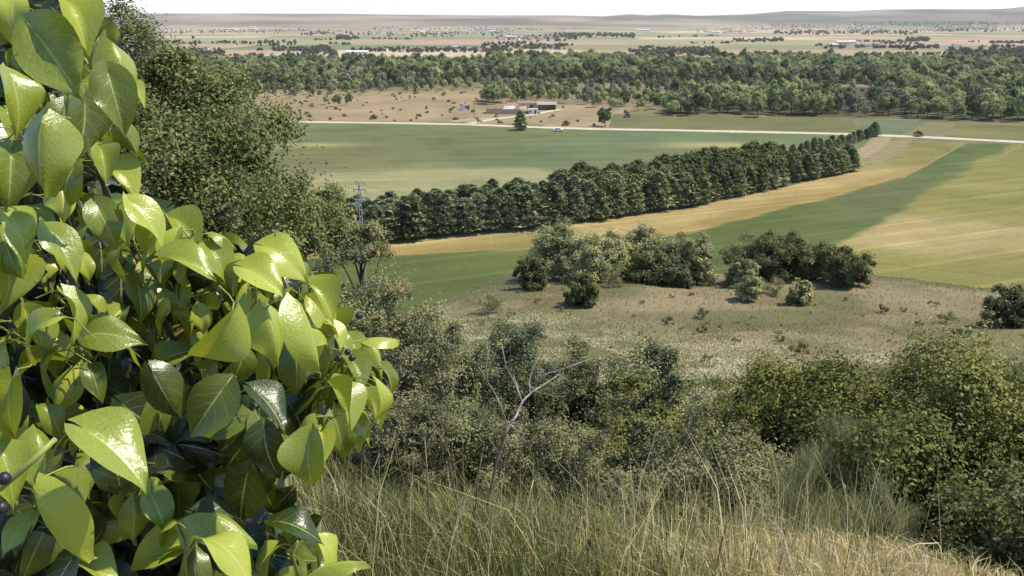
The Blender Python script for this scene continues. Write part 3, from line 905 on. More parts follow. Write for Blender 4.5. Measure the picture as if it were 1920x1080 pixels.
W_ROW = 'conifers of the long windbreak row'
front = resample([G(*p)[:2] for p in ((610, 465), (720, 452), (860, 437), (1000, 422), (1140, 406), (1280, 385))], 34)
d0 = front[-1] - front[0]; nrm = np.array((-d0[1], d0[0])) / np.linalg.norm(d0)
lab = 'dark conifer packed in the long windbreak row beside the tan field strip'
for rw in range(4):
    for i, p in enumerate(front):
        q = p + nrm * rw * 3.2 + rng.normal(size=2) * 1.0 + d0 / 34 * (.5 if rw % 2 else 0)
        f = i / 33
        place_conifer(q[0], q[1], random.uniform(.66, .9) * (1.0 + .12 * f), 'dark conifer, %s rank of the long windbreak, %s' % (('front', 'second', 'third', 'rear')[rw], ('end near power pole', 'middle stretch', 'end near rounded pines')[min(int(f * 3), 2)]), W_ROW)
sec = resample([G(*p)[:2] for p in ((1288, 386), (1370, 368), (1462, 348))], 9)
for p in sec: place_conifer(p[0], p[1], random.uniform(.62, .75), 'low conifer along the front foot of the rounded pines', 'low conifers under the rounded pines')
for row, (pts, n, s0) in enumerate(((((1490, 340), (1545, 331), (1590, 320)), 8, .68), (((1490, 330), (1540, 320), (1585, 311)), 7, .68), (((1450, 298), (1500, 292), (1560, 280)), 9, .5), (((1560, 280), (1600, 268), (1632, 258)), 9, .42))):
    lab2 = ('conifer in the short block after the gap in the windbreak', 'conifer in the short block after the gap in the windbreak', 'conifer in the thin row behind the short block', 'small conifer in the tapering row that ends at the track')[row]
    grp = ('conifers of the short block', 'conifers of the short block', 'conifers behind the short block', 'conifers tapering to the track')[row]
    for p in resample([G(*q)[:2] for q in pts], n): place_conifer(p[0] + random.uniform(-.6, .6), p[1] + random.uniform(-.8, .8), s0 * random.uniform(.85, 1.1), lab2, grp)
for px, py, s, lab2 in ((1638, 256, .58, 'tallest conifer at the track end of the tapering row'), (976, 244, .8, 'lone dark cypress standing on the track verge')):
    p = G(px, py); place_conifer(p[0], p[1], s, lab2, None)

# rounded pines in the windbreak
pp = []
for k in range(3):
    root = empty('pine_tree', (0, 0, -50))
    cm, c, r = crown_mesh('crown', (3.3, 3.3, 3.0), 34, 9, 10, .75, .45, M['pine'], up=.5, flat_bottom=-.6, cr=(.26, .36))
    link('crown', cm, root, (0, 0, 5.6))
    link('trunk', trunk_mesh('trunk', 9, 5.0, c, r, M['bark'], .2, 6), root)
    pp.append(root)
usedp = [False] * 3
lab = 'rounded dark pine in the dense block of the windbreak'
for rw, (pts, n) in enumerate(((((1130, 402), (1290, 378), (1462, 345)), 17), (((1110, 392), (1280, 368), (1450, 336)), 17), (((1060, 383), (1260, 360), (1440, 328)), 18), (((1240, 352), (1430, 322)), 9))):
    for p in resample([G(*q)[:2] for q in pts], n):
        k = random.randrange(3); s = random.uniform(.9, 1.12)
        loc = (p[0] + random.uniform(-.7, .7), p[1] + random.uniform(-.8, .8), 0)
        if not usedp[k]:
            usedp[k] = True; o = pp[k]; o.location = loc; o.scale = (s, s, s); tag(o, lab + (', front rank', ', second rank', ', third rank', ', rear rank')[rw], 'pine', 'rounded pines of the windbreak')
        else:
            o = copy_thing(pp[k], loc, random.random() * 6, s, lab + (', front rank', ', second rank', ', third rank', ', rear rank')[rw], 'rounded pines of the windbreak'); o['category'] = 'pine'

# ------------------------------------------------------------------ river wood
wood_col = bpy.data.collections.new('wood_kinds')
wood_protos = []
for k in range(7):
    R = [(3.6, 3.6, 4.6), (4.4, 4.4, 4.2), (2.6, 2.6, 5.6), (5.0, 4.6, 4.0), (3.2, 3.4, 3.6), (2.4, 2.4, 4.4), (4.2, 4.0, 4.6)][k]
    mt = M['wood_grey'] if k in (4, 5) else M['wood_leaf']
    cz = R[2] * 1.0 + 1.6
    cm, c, r = crown_mesh('crown', R, 22, 8, 12 if k not in (4, 5) else 6, .8, .55, mt, up=.35, flat_bottom=-.8, cr=(.24, .4))
    tm = trunk_mesh('trunk', cz + R[2], cz, c, r, M['bark'], .22, 5, n=5)
    wood_protos.append((cm, tm, cz))
    for me, zz in ((cm, cz), (tm, 0)):
        pass
    # one merged mesh for the far mass
    import bmesh
    bm = bmesh.new(); bm.from_mesh(cm)
    bmesh.ops.translate(bm, verts=bm.verts, vec=(0, 0, cz))
    me = bpy.data.meshes.new('wood_mass_tree'); bm.to_mesh(me); bm.free(); me.materials.append(mt)
    po = bpy.data.objects.new('wood_mass_tree_%d' % k, me); wood_col.objects.link(po)


def pick_in(poly, n, mind, ys=None):
    P = np.array(poly)[:, :2]
    lo, hi = P.min(0), P.max(0)
    out_ = []
    q = rng.uniform(lo, hi, (n * 6, 2))
    q = q[inpoly(q[:, 0], q[:, 1], P)]
    cell = {}
    for p in q:
        key = (int(p[0] // mind), int(p[1] // mind))
        if any(np.hypot(*(p - o)) < mind for a_ in (-1, 0, 1) for b_ in (-1, 0, 1) for o in cell.get((key[0] + a_, key[1] + b_), ())): continue
        cell.setdefault(key, []).append(p); out_.append(p)
        if len(out_) >= n: break
    return np.array(out_)


def gp(lst): return [G(*p) for p in lst]


kinds_dense = [0, 1, 1, 2, 3, 3, 6, 0, 6, 4, 4, 5, 5]
pts = []                                    # x, y, kind, size
for poly, n, md, kinds, s in (
        (gp([(300, 128), (900, 130), (1400, 130), (2050, 132), (2050, 158), (1330, 158), (900, 152), (640, 166), (420, 168), (300, 150)]), 2300, 6.5, kinds_dense, 1.12),
        (gp([(920, 118), (1130, 118), (1240, 122), (1240, 131), (920, 131)]), 260, 8, kinds_dense, 1.15),
        (gp([(1340, 119), (1560, 119), (1580, 130), (1340, 131)]), 220, 8, kinds_dense, 1.1),
        (gp([(1600, 122), (2050, 120), (2050, 134), (1600, 132)]), 420, 8, kinds_dense, 1.0),
        (gp([(1650, 158), (2050, 154), (2050, 238), (1920, 230), (1760, 224), (1650, 218)]), 620, 6.2, [0, 1, 3, 6, 1, 3, 2, 4], .95),
        (gp([(1250, 192), (1560, 182), (1560, 218), (1250, 213)]), 300, 6.0, [0, 1, 2, 6, 2, 0, 3], .92),
        (gp([(1250, 161), (1650, 161), (1650, 176), (1250, 180)]), 70, 10, [4, 5, 0, 4, 2], .6),
        (gp([(1555, 180), (1660, 180), (1660, 220), (1555, 217)]), 70, 6, [4, 5, 4, 5, 2], .72),
        (gp([(900, 154), (1250, 160), (1240, 178), (900, 172)]), 130, 8, [4, 0, 5, 2, 4, 4], .6),
        (gp([(912, 176), (1065, 180), (1065, 194), (912, 192)]), 60, 5.5, [2, 0, 2, 6, 0], .72),
        (gp([(1065, 180), (1240, 184), (1240, 207), (1100, 203)]), 60, 7, [0, 6, 4, 0], .62),
        (gp([(480, 152), (900, 153), (880, 168), (700, 176), (560, 186), (480, 180)]), 210, 8, [4, 0, 5, 4, 2, 6], .62)):
    for p in pick_in(poly, n, md): pts.append((p[0], p[1], random.choice(kinds), s * random.uniform(.6, 1.25)))
for px, py, k, s in ((632, 200, 1, .62), (612, 196, 0, .5), (655, 197, 6, .6), (920, 196, 3, .85), (930, 195, 0, .8), (911, 194, 1, .8), (916, 190, 3, .9), (938, 192, 1, .9), (948, 193, 0, .85), (925, 191, 6, .95), (1135, 237, 0, .72), (1128, 236, 2, .62), (1262, 216, 3, .7), (1290, 217, 1, .75), (1420, 220, 3, .8), (1150, 206, 1, .6), (1200, 208, 0, .6)):
    p = G(px, py); pts.append((p[0], p[1], k, s))
pts = np.array(pts)
prj = (pts[:, 0] / (pts[:, 1] * CP + (CZ) * SP)) * FPX + 960
vis = (prj > 500) & (prj < 1940)
rank = np.where(vis, 13 * pts[:, 3] / pts[:, 1], 0)
order = np.argsort(-rank)
near_i, rest_i = order[:300], order[300:]
for i in near_i:
    x, y, k, s = pts[i]; k = int(k)
    cm, tm, cz = wood_protos[k]
    root = empty('riverside_tree', (x, y, 0), random.random() * 6.28)
    f = random.uniform(.88, 1.12); root.scale = (s * f, s * f, s)
    link('crown', cm, root, (0, 0, cz)); link('trunk', tm, root)
    u = prj[i]
    if k in (4, 5): lb, gr = 'grey thin-leaved tree at the near edge of the riverside wood', 'grey trees at the near edge of the wood'
    elif u > 1660: lb, gr = 'green tree at the near edge of the riverside wood on the right', 'green trees at the near right edge of the wood'
    elif u > 1240: lb, gr = 'green tree in the thicket behind the olive field strip', 'green trees behind the olive field strip'
    elif u > 890: lb, gr = 'green tree around and behind the ruined farm', 'green trees around the ruined farm'
    else: lb, gr = 'green tree on the scrubby flat left of the ruined farm', 'green trees on the scrubby flat'
    if k not in (4, 5): lb = lb.replace('green tree', ('oval green tree', 'rounded green tree', 'slim tall green tree', 'broad green tree', '', '', 'full-crowned green tree')[k])
    tag(root, lb, 'tree', gr)


def scatter(name, P, rots, scl, ids, coll, label, cat):
    me = bpy.data.meshes.new(name)
    me.from_pydata([tuple(p) for p in P], [], [])
    a = me.attributes.new('rot', 'FLOAT_VECTOR', 'POINT'); a.data.foreach_set('vector', np.ascontiguousarray(np.c_[np.zeros(len(P)), np.zeros(len(P)), rots], np.float32).ravel())
    a = me.attributes.new('scl', 'FLOAT', 'POINT'); a.data.foreach_set('value', np.ascontiguousarray(scl, np.float32))
    a = me.attributes.new('kid', 'INT', 'POINT'); a.data.foreach_set('value', np.ascontiguousarray(ids, np.int32))
    o = link(name, me)
    ng = bpy.data.node_groups.new(name, 'GeometryNodeTree')
    ng.interface.new_socket('Geometry', in_out='INPUT', socket_type='NodeSocketGeometry')
    ng.interface.new_socket('Geometry', in_out='OUTPUT', socket_type='NodeSocketGeometry')
    gi = ng.nodes.new('NodeGroupInput'); go = ng.nodes.new('NodeGroupOutput')
    ci = ng.nodes.new('GeometryNodeCollectionInfo'); ci.inputs['Collection'].default_value = coll
    ci.inputs['Separate Children'].default_value = True; ci.inputs['Reset Children'].default_value = True
    ip = ng.nodes.new('GeometryNodeInstanceOnPoints'); ip.inputs['Pick Instance'].default_value = True

    def attr(nm, ty):
        n_ = ng.nodes.new('GeometryNodeInputNamedAttribute'); n_.data_type = ty; n_.inputs['Name'].default_value = nm
        return n_.outputs['Attribute']
    ng.links.new(gi.outputs[0], ip.inputs['Points']); ng.links.new(ci.outputs[0], ip.inputs['Instance'])
    ng.links.new(attr('kid', 'INT'), ip.inputs['Instance Index'])
    e2r = ng.nodes.new('FunctionNodeEulerToRotation'); ng.links.new(attr('rot', 'FLOAT_VECTOR'), e2r.inputs[0])
    ng.links.new(e2r.outputs[0], ip.inputs['Rotation'])
    ng.links.new(attr('scl', 'FLOAT'), ip.inputs['Scale'])
    ng.links.new(ip.outputs[0], go.inputs[0])
    md = o.modifiers.new('scatter', 'NODES'); md.node_group = ng
    return tag(o, label, cat, kind='stuff')


r_ = pts[rest_i]
scatter('river_wood', np.c_[r_[:, 0], r_[:, 1], np.zeros(len(r_))], rng.random(len(r_)) * 6.28, r_[:, 3], r_[:, 2].astype(int), wood_col, 'broad belt of green riverside wood across the valley', 'wood')

# scrub bushes on the flat left of the farm
sp = crown_mesh('crown', (1.0, 1.0, .8), 9, 6, 8, .4, .26, M['olive_shrub'], up=.4)[0]
sp2 = crown_mesh('crown', (1.0, 1.0, .8), 9, 6, 8, .4, .26, M['wood_grey'], up=.4)[0]
for p in list(pick_in(POLY['scrub'], 120, 6)):
    o = link('scrub_bush', random.choice((sp, sp2)), None, (p[0], p[1], .25)); s = random.uniform(.5, 1.5); o.scale = (s, s, s * random.uniform(.7, 1)); o.rotation_euler = (0, 0, random.random() * 6)
    tag(o, 'small grey-green scrub bush on the dry flat before the wood', 'bush', 'scrub bushes on the dry flat')
for px, py, s, lab in ((700, 223, 2.0, 'dark scrub bush touching the far edge of the track'), (1720, 256, 2.2, 'dark bush on the track verge right of the conifer row'), (1060, 235, 2.0, 'low green bush behind the parked white car'), (1175, 220, 2.0, 'brown bush at the corner of the olive field strip')):
    p = G(px, py); o = link('scrub_bush', sp, None, (p[0], p[1], .4)); o.scale = (s, s, s * .9); tag(o, lab, 'bush')

# ------------------------------------------------------------------ far trees, hedges and villages
far_meshes = []
for k in range(4):
    cm, c, r = crown_mesh('crown', [(4, 4, 4), (5.5, 5, 4), (3, 3, 5), (7, 5, 4)][k], 12, 5, 4, 2.2, 1.4, M['far_leaf'], up=.3, flat_bottom=-.9)
    far_meshes.append(cm)
clusters = [  # px range, py range, count, size
    (300, 640, 54, 64, 70, 1.0), (560, 960, 58, 68, 70, 1.0), (250, 560, 78, 84, 46, 1.0), (630, 672, 70, 75, 16, 1.5), (660, 800, 92, 100, 40, .9), (780, 960, 90, 100, 70, .9), (900, 1060, 82, 94, 70, .95),
    (1040, 1190, 62, 72, 120, 1.2), (930, 1080, 66, 76, 60, 1.0), (1180, 1330, 92, 104, 70, 1.0), (1300, 1345, 92, 106, 40, 1.2), (1370, 1470, 72, 80, 60, .9), (1450, 1720, 56, 66, 150, 1.2),
    (1700, 1745, 72, 79, 30, 1.2), (1540, 1760, 86, 92, 50, .9), (1640, 1780, 101, 105, 36, .7), (1780, 1920, 92, 112, 110, 1.2), (1750, 1920, 46, 62, 90, 1.3), (1600, 1920, 40, 50, 90, 1.6), (250, 420, 90, 112, 60, 1.1), (560, 620, 88, 104, 26, 1.2), (1390, 1640, 44, 56, 90, 1.2), (700, 1000, 50, 58, 80, 1.0), (400, 700, 100, 118, 60, 1.0)]
ft = []
for x0, x1, y0, y1, n, s in clusters:
    for _ in range(int(n * 1.5)):
        t = random.random()
        p = GF(random.uniform(x0, x1), y0 + (y1 - y0) * ((random.random() + random.random()) / 2)); ft.append((p[0], p[1], s * random.uniform(.35, .9)))
for _ in range(46):                          # hedgerows along the field edges
    hx, hy = random.uniform(240, 1900), random.uniform(50, 106); hl = random.uniform(30, 130); sl_ = random.uniform(-.03, .03)
    for _k in range(int(hl / 4.5)):
        u_ = random.uniform(-.5, .5) * hl
        p = GF(hx + u_, hy + u_ * sl_ + random.uniform(-.4, .4)); ft.append((p[0], p[1], random.uniform(.3, .75)))
ft = np.array(ft)
o_ = np.argsort(-(ft[:, 2] / ft[:, 1]))
for i in o_[:220]:
    x, y, s = ft[i]
    o = link('field_tree', random.choice(far_meshes), None, (x, y, float(HT(x, y)) + 3.2 * s)); o.scale = (s, s, s); o.rotation_euler = (0, 0, random.random() * 6)
    tag(o, 'small dark tree dotted among the fields beyond the river wood', 'tree', 'trees dotted among the far fields')
fc = bpy.data.collections.new('far_kinds')
for k, cm in enumerate(far_meshes): fc.objects.link(bpy.data.objects.new('far_tree_%d' % k, cm))
r_ = ft[o_[220:]]
scatter('far_hedges', np.c_[r_[:, 0], r_[:, 1], HT(r_[:, 0], r_[:, 1]) + 3.2 * r_[:, 2]], rng.random(len(r_)) * 6.28, r_[:, 2], rng.integers(0, 4, len(r_)), fc, 'hedges and groves strung along the far plain', 'hedge')

WALL = [plain_mat('white_render', [(226, 220, 208), (240, 236, 226)], .3, .9, 0), plain_mat('cream_render', [(214, 198, 168), (226, 212, 186)], .3, .9, 0), plain_mat('brick_render', [(184, 146, 122), (198, 164, 140)], .3, .9, 0)]
ROOF = [plain_mat('tile_roof', [(150, 118, 98), (172, 140, 118)], .6, .9, 0), plain_mat('pale_roof', [(206, 196, 182), (222, 214, 204)], .4, .9, 0), plain_mat('brown_roof', [(136, 108, 92), (160, 130, 112)], .6, .9, 0)]
M['dark'] = plain_mat('dark_opening', [(44, 42, 40), (60, 58, 54)], 1, .6, 0)
M['glass'] = plain_mat('window_glass', [(84, 86, 86), (100, 102, 102)], 1, .5, 0)


def house_mesh(w, d, h, rh, wm, rm):
    b_ = MB(); b_.box((0, 0, h / 2), (w, d, h)); b_.prism([(-w / 2, h), (w / 2, h), (0, h)], 0, 0) if False else None
    nw = len(b_.f)
    e = .4
    b_.add([(-w / 2 - e, -d / 2 - e, h + .01), (w / 2 + e, -d / 2 - e, h + .01), (w / 2 + e, d / 2 + e, h + .01), (-w / 2 - e, d / 2 + e, h + .01), (-w / 2 - e, 0, h + rh), (w / 2 + e, 0, h + rh)],
           [(0, 1, 5, 4), (2, 3, 4, 5), (1, 2, 5), (3, 0, 4), (3, 2, 1, 0)])
    m = b_.mesh('house', wm); m.materials.append(rm)
    for i, p in enumerate(m.polygons): p.material_index = 0 if i < nw else 1
    return m


hm = [house_mesh(11, 8, 5.5, 2.2, WALL[0], ROOF[0]), house_mesh(9, 8, 6, 2, WALL[1], ROOF[0]), house_mesh(13, 9, 4, 2, WALL[0], ROOF[2]), house_mesh(9, 7, 6.5, 1.8, WALL[2], ROOF[0]), house_mesh(34, 14, 6, 2, WALL[0], ROOF[1]), house_mesh(24, 11, 5, 1.6, WALL[1], ROOF[1])]
vill = [(780, 965, 58, 64, 46, 'white and cream house of the far village left of centre', 'houses of the far village left of centre'),
        (1300, 1420, 53, 62, 50, 'house of the pale far village at the foot of the hills', 'houses of the village at the foot of the hills'),
        (1430, 1660, 48, 60, 56, 'house of the scattered far village towards the right hills', 'houses of the right far village'),
        (250, 330, 54, 62, 16, 'tiny house in the far hamlet at left beside the oak top', 'houses of the far left hamlet'),
        (400, 600, 50, 58, 16, 'tiny house on the hazy plain at left', 'houses on the hazy left plain'),
        (660, 800, 93, 99, 6, 'small white house along the hedge left of the brown field', 'houses along the hedge'),
        (790, 940, 90, 98, 10, 'small pale house among trees by the brown field', 'houses among trees by the brown field'),
        (930, 1050, 68, 76, 16, 'small house in the grove in the middle distance', 'houses in the middle grove'),
        (1700, 1900, 44, 56, 16, 'pale house on the far wooded right slope', 'houses on the far right slope')]
for x0, x1, y0, y1, n, lb, gr in vill:
    for _ in range(n):
        p = GF(random.uniform(x0, x1), random.uniform(y0, y1))
        o = link('house', random.choices(hm, (5, 4, 4, 3, .7, .8))[0], None, (p[0], p[1], float(HT(p[0], p[1])) + .02)); o.rotation_euler = (0, 0, random.uniform(-.6, .6))
        hs_ = .62 if y0 > 85 else .85; o.scale = (hs_, hs_, hs_)
        tag(o, lb, 'house', gr)


def part_house(name, label, loc, w, d, h, rh, wm, rm, rz=0, win=4, cat='house', flat=False):
    root = empty(name, loc, rz)
    b_ = MB(); b_.box((0, 0, h / 2), (w, d, h)); b_.build('wall', wm, root)
    b_ = MB(); e = .5
    if flat: b_.box((0, 0, h + .2), (w + .6, d + .6, .38))
    else: b_.prism([(-d / 2 - e, h + .02), (d / 2 + e, h + .02), (d / 2 + e, h + .25), (0, h + rh + .25), (-d / 2 - e, h + .25)], -w / 2 - e, w / 2 + e)
    ro = b_.build('roof', rm, root)
    if not flat:
        ro.rotation_euler = (0, 0, math.pi / 2)
        b2 = MB(); b2.box((.6, w * .25, h + rh * .75 + .5), (.7, .7, 1.3)); b2.build('chimney', wm, ro)
    for k in range(win):
        x = -w / 2 + (k + .5) * w / win
        b2 = MB(); b2.box((x, -d / 2 - .02, h * .58), (min(1.6, w / win * .5), .12, min(1.6, h * .4))); b2.build('window', M['glass'], root)
    b2 = MB(); b2.box((w * .08 + .9, -d / 2 - .02, 1.05), (1.1, .1, 2.1)); b2.build('door', M['dark'], root)
    return tag(root, label, cat)


for px, py, w, d, h, wi, rf, flat, lab in (
        (1172, 119, 24, 10, 8, 0, 1, True, 'white flat-roofed building standing in the river wood'),
        (1186, 117, 7, 8, 10, 0, 1, True, 'tall white block joined right of the flat-roofed building'),
        (1140, 123, 12, 9, 4, 0, 1, False, 'low pale-roofed house left of the white building in the wood'),
        (1580, 84, 26, 12, 5.5, 1, 1, False, 'long cream farm shed on the pale right plain'),
        (1596, 84, 16, 10, 6, 0, 1, False, 'white shed next to the long cream shed'),
        (1562, 88, 14, 9, 4, 0, 1, False, 'low white outbuilding left of the cream shed'),
        (1624, 88, 18, 10, 4, 0, 0, False, 'white house with tiled roof right of the sheds'),
        (1645, 88, 12, 9, 4.5, 0, 2, False, 'brown roofed white house at the end of the sheds'),
        (1793, 90, 14, 9, 5, 0, 0, False, 'white house on the road bend at right'),
        (1205, 59, 60, 20, 7, 0, 1, False, 'long white warehouse left of the hill village'),
        (905, 58, 70, 20, 9, 0, 1, True, 'white factory block in the far village'),
        (1365, 57, 40, 16, 10, 1, 0, False, 'largest pale house of the hill village'),
        (960, 73, 30, 12, 6, 1, 1, False, 'pale farm shed near the middle grove'),
        (670, 100, 30, 9, 2.0, 0, 1, False, 'long white greenhouse behind the left wood'),
        (375, 96, 26, 12, 5, 1, 0, False, 'cream house seen just right of the oak top')):
    p = GF(px, py); part_house('house', lab, (p[0], p[1], p[2] + .02), w, d, h, 2.0, WALL[wi], ROOF[rf], random.uniform(-.15, .15), max(2, int(w / 5)), flat=flat)

# pale far tracks
for i, pt in enumerate((((1380, 82), (1440, 78), (1520, 73), (1560, 70)), ((1755, 103), (1775, 98), (1790, 96), (1780, 90)), ((1860, 108), (1920, 108)), ((1240, 96), (1330, 86), (1400, 80)), ((690, 106), (820, 107), (900, 110)), ((1400, 118), (1300, 116), (1200, 118)))):
    track('far_track', pt, 9, .3, M['track'])

# ------------------------------------------------------------------ ruined farm
RED = plain_mat('old_tile', [(104, 82, 68), (128, 106, 88), (150, 128, 108)], .8, .95, 0)
TARP = plain_mat('white_tarp', [(176, 166, 154), (204, 196, 186)], .8, .8, 0)
STONE = plain_mat('ruin_stone', [(170, 142, 116), (198, 172, 146)], .7, .95, .3)
p0 = G(912, 213); p1 = G(984, 214)
Lr = float(np.linalg.norm(p1 - p0)); az = math.atan2(p1[1] - p0[1], p1[0] - p0[0])
farm = empty('ruined_barn', ((p0 + p1) / 2), az)
b_ = MB(); b_.box((0, 0, 1.1), (Lr, .5, 2.2)); b_.box((-Lr / 2 + .25, 4, 1.4), (.48, 7.4, 2.8)); b_.box((Lr / 2 - .25, 4, 1.1), (.48, 7.4, 2.2)); b_.box((0, 8, 1.7), (Lr, .5, 3.4)); b_.build('wall', STONE, farm)
# sagging roof, in uneven slabs, each with its own droop
for k in range(7):
    x0 = -Lr / 2 + k * Lr / 7; x1 = x0 + Lr / 7 - .04
    sag = (.2, .5, 1.1, 1.5, 1.0, 1.6, 1.9)[k]; sag2 = (.5, 1.1, 1.5, 1.0, 1.6, 1.9, 2.0)[k]
    V = [(x0, -.5, 2.4), (x1, -.5, 2.4), (x1, 4, 4.4 - sag2), (x0, 4, 4.4 - sag), (x1, 8.4, 3.6 - sag2 * .2), (x0, 8.4, 3.6 - sag * .2)]
    V += [(a_, b__, c_ - .18) for a_, b__, c_ in V]
    b_ = MB(); b_.add(V, [(0, 1, 2, 3), (3, 2, 4, 5), (6, 9, 8, 7), (9, 11, 10, 8), (0, 6, 7, 1), (1, 7, 8, 2), (2, 8, 10, 4), (4, 10, 11, 5), (5, 11, 9, 3), (3, 9, 6, 0)])
    b_.build('roof_panel', (RED, RED, RED, TARP, TARP, RED, STONE)[k], farm)
tag(farm, 'ruined barn with sagging dark red and white patched roof', 'barn')
p0 = G(1008, 206); p1 = G(1043, 206.5)
Ls = float(np.linalg.norm(p1 - p0))
shed = empty('open_shed', (p0 + p1) / 2, 0)
b_ = MB(); b_.box((0, 6, 1.6), (Ls, .3, 3.2)); b_.box((Ls / 2 - .2, 3, 1.5), (.36, 5.6, 3.0)); b_.build('wall', STONE, shed)
for k in range(4):
    b_ = MB(); b_.box((-Ls / 2 + .2 + k * (Ls - .9) / 3, 0.1, 1.3), (.28, .28, 2.6)); b_.build('post', M['bark'], shed)
b_ = MB(); b_.add([(-Ls / 2 - .4, -.6, 2.62), (Ls / 2 + .4, -.6, 2.62), (Ls / 2 + .4, 6.5, 3.65), (-Ls / 2 - .4, 6.5, 3.65), (-Ls / 2 - .4, -.6, 2.8), (Ls / 2 + .4, -.6, 2.8), (Ls / 2 + .4, 6.5, 3.83), (-Ls / 2 - .4, 6.5, 3.83)], [(0, 3, 2, 1), (4, 5, 6, 7), (0, 1, 5, 4), (1, 2, 6, 5), (2, 3, 7, 6), (3, 0, 4, 7)])
b_.build('roof', plain_mat('shed_sheet', [(150, 138, 120), (172, 160, 142)], .6, .8, 0), shed)
tag(shed, 'open-fronted shed with pale grey roof right of the ruined barn', 'shed')
p = G(999, 213.5); part_house('hut', 'small white hut with two windows before the ruined barn', p, 4.6, 3, 2.1, .4, WALL[0], ROOF[1], 0, 2, 'hut', True)
p = G(984, 214); part_house('hut', 'tiny cream hut between the ruined barn and the white hut', p, 2.8, 2.6, 1.6, .5, WALL[1], ROOF[0], .2, 1, 'hut')
p = G(989, 203); part_house('hut', 'roofed cream outbuilding behind the white hut', p, 10, 5, 2.6, 1.0, WALL[1], ROOF[2], 0, 2, 'hut')
p = G(872, 206); part_house('hut', 'lone small hut with white side on the dry flat', p, 3.6, 3, 2.4, .6, WALL[0], ROOF[2], .5, 1, 'hut')
p = G(889, 222); po = MB(); po.tube([(0, 0, -.3), (0, 0, 4), (0, 0, 8)], [.16, .13, .1], 6); po.box((0, 0, 7.6), (1.2, .12, .12))
tag(po.build('utility_pole', M['bark'], None, loc=p), 'thin wooden utility pole left of the ruined barn', 'pole')

# ------------------------------------------------------------------ parked white car
PAINT = plain_mat('white_paint', [(240, 234, 220), (246, 240, 228)], .5, .6, 0)
RUB = plain_mat('tyre_rubber', [(30, 30, 30), (40, 40, 40)], 4, .9, 0)
p = G(1047, 246.5)
car = empty('parked_car', (p[0], p[1], .06), 0.0)
b_ = MB(); b_.prism([(-2.15, .3), (2.15, .3), (2.2, .6), (2.1, .85), (1.2, .95), (.55, 1.42), (-1.2, 1.48), (-2.0, 1.0), (-2.2, .85)], -.85, .85); b_.build('body', PAINT, car)
for s_ in (-1, 1):
    b_ = MB(); b_.prism([(1.0, .97), (.5, 1.36), (-.2, 1.38), (-.2, .97)], s_ * .86 - .012, s_ * .86 + .012); b_.build('window', M['glass'], car)
    b_ = MB(); b_.prism([(-.3, .97), (-.3, 1.38), (-1.1, 1.38), (-1.6, 1.0)], s_ * .86 - .012, s_ * .86 + .012); b_.build('window', M['glass'], car)
    for x in (-1.35, 1.35):
        b_ = MB(); b_.tube([(x, s_ * .72, .32), (x, s_ * .9, .32)], .32, 14); wh = b_.build('wheel', RUB, car)
        b_ = MB(); b_.tube([(x, s_ * .9, .32), (x, s_ * .915, .32)], .19, 10); b_.build('hub', PAINT, wh)
    b_ = MB(); b_.box((2.16, s_ * .6, .68), (.12, .34, .16)); b_.build('headlight', M['glass'], car)
tag(car, 'white car parked on the grass beside the pale track', 'car')

# ------------------------------------------------------------------ power pole and wires
CONC = plain_mat('pole_concrete', [(176, 172, 164), (196, 192, 184)], 3, .85, 0.1)
top = AT(673, 341, 112)
zb = hz(top[0], 112)
pole = empty('power_pole', (top[0], 112, zb), math.radians(-14))
h = top[2] - zb
b_ = MB()
for s_ in (-1, 1):                           # two uprights with rungs: a ladder-like concrete pole
    b_.tube([(s_ * .3, 0, -.5), (s_ * .14, 0, h - 1)], [.08, .05], 4)
b_.tube([(0, 0, h - 1.2), (0, 0, h)], [.16, .14], 4)
b_.build('upright', CONC, pole)
for k in range(int(h / .9)):
    z = .8 + k * .9
    if z > h - 1.2: break
    w = .6 - .32 * z / h
    b_ = MB(); b_.box((0, 0, z), (w, .1, .16)); b_.build('rung', CONC, pole)
ends = []
for j, (dz, w) in enumerate(((0.0, 1.3), (-1.05, 1.9), (-2.5, 1.6))):
    b_ = MB(); b_.box((0, .15, h + dz), (w, .12, .14)); arm = b_.build('crossarm', CONC, pole)
    for s_ in (-1, 1):
        b_ = MB(); b_.tube([(s_ * w * .46, .15, h + dz - .1), (s_ * w * .46, .15, h + dz - .4)], [.05, .04], 6); b_.build('insulator', M['glass'], arm)
        ends.append((s_ * w * .46, .15, h + dz - .4))
b_ = MB(); b_.box((-.5, .1, h - 3.1), (.5, .35, .6)); b_.build('transformer', CONC, pole)
WIRE = plain_mat('wire', [(92, 94, 94), (110, 112, 112)], 2, .5, 0, .6)
far_end = Vector((95, 92, 14))
cr_, sr_ = math.cos(math.radians(-14)), math.sin(math.radians(-14))
wires = empty('power_line', (top[0], 112, zb + h - 1))
for e in ends:
    a_ = Vector((e[0] * cr_ - e[1] * sr_, e[0] * sr_ + e[1] * cr_, e[2] - h + 1))
    z_ = far_end - wires.location + Vector((0, e[0] * .8, e[2] - h + 1))
    P_ = []
    for k in range(25):
        t = k / 24; q = a_.lerp(z_, t); q.z -= 9.0 * t * (1 - t); P_.append(q)
    b_ = MB(); b_.tube(P_, .016, 3); b_.build('wire', WIRE, wires)
tag(pole, 'slender concrete power pole with three crossarms before the conifers', 'power pole')
tag(wires, 'thin power line sagging across in front of the conifer row', 'power line')

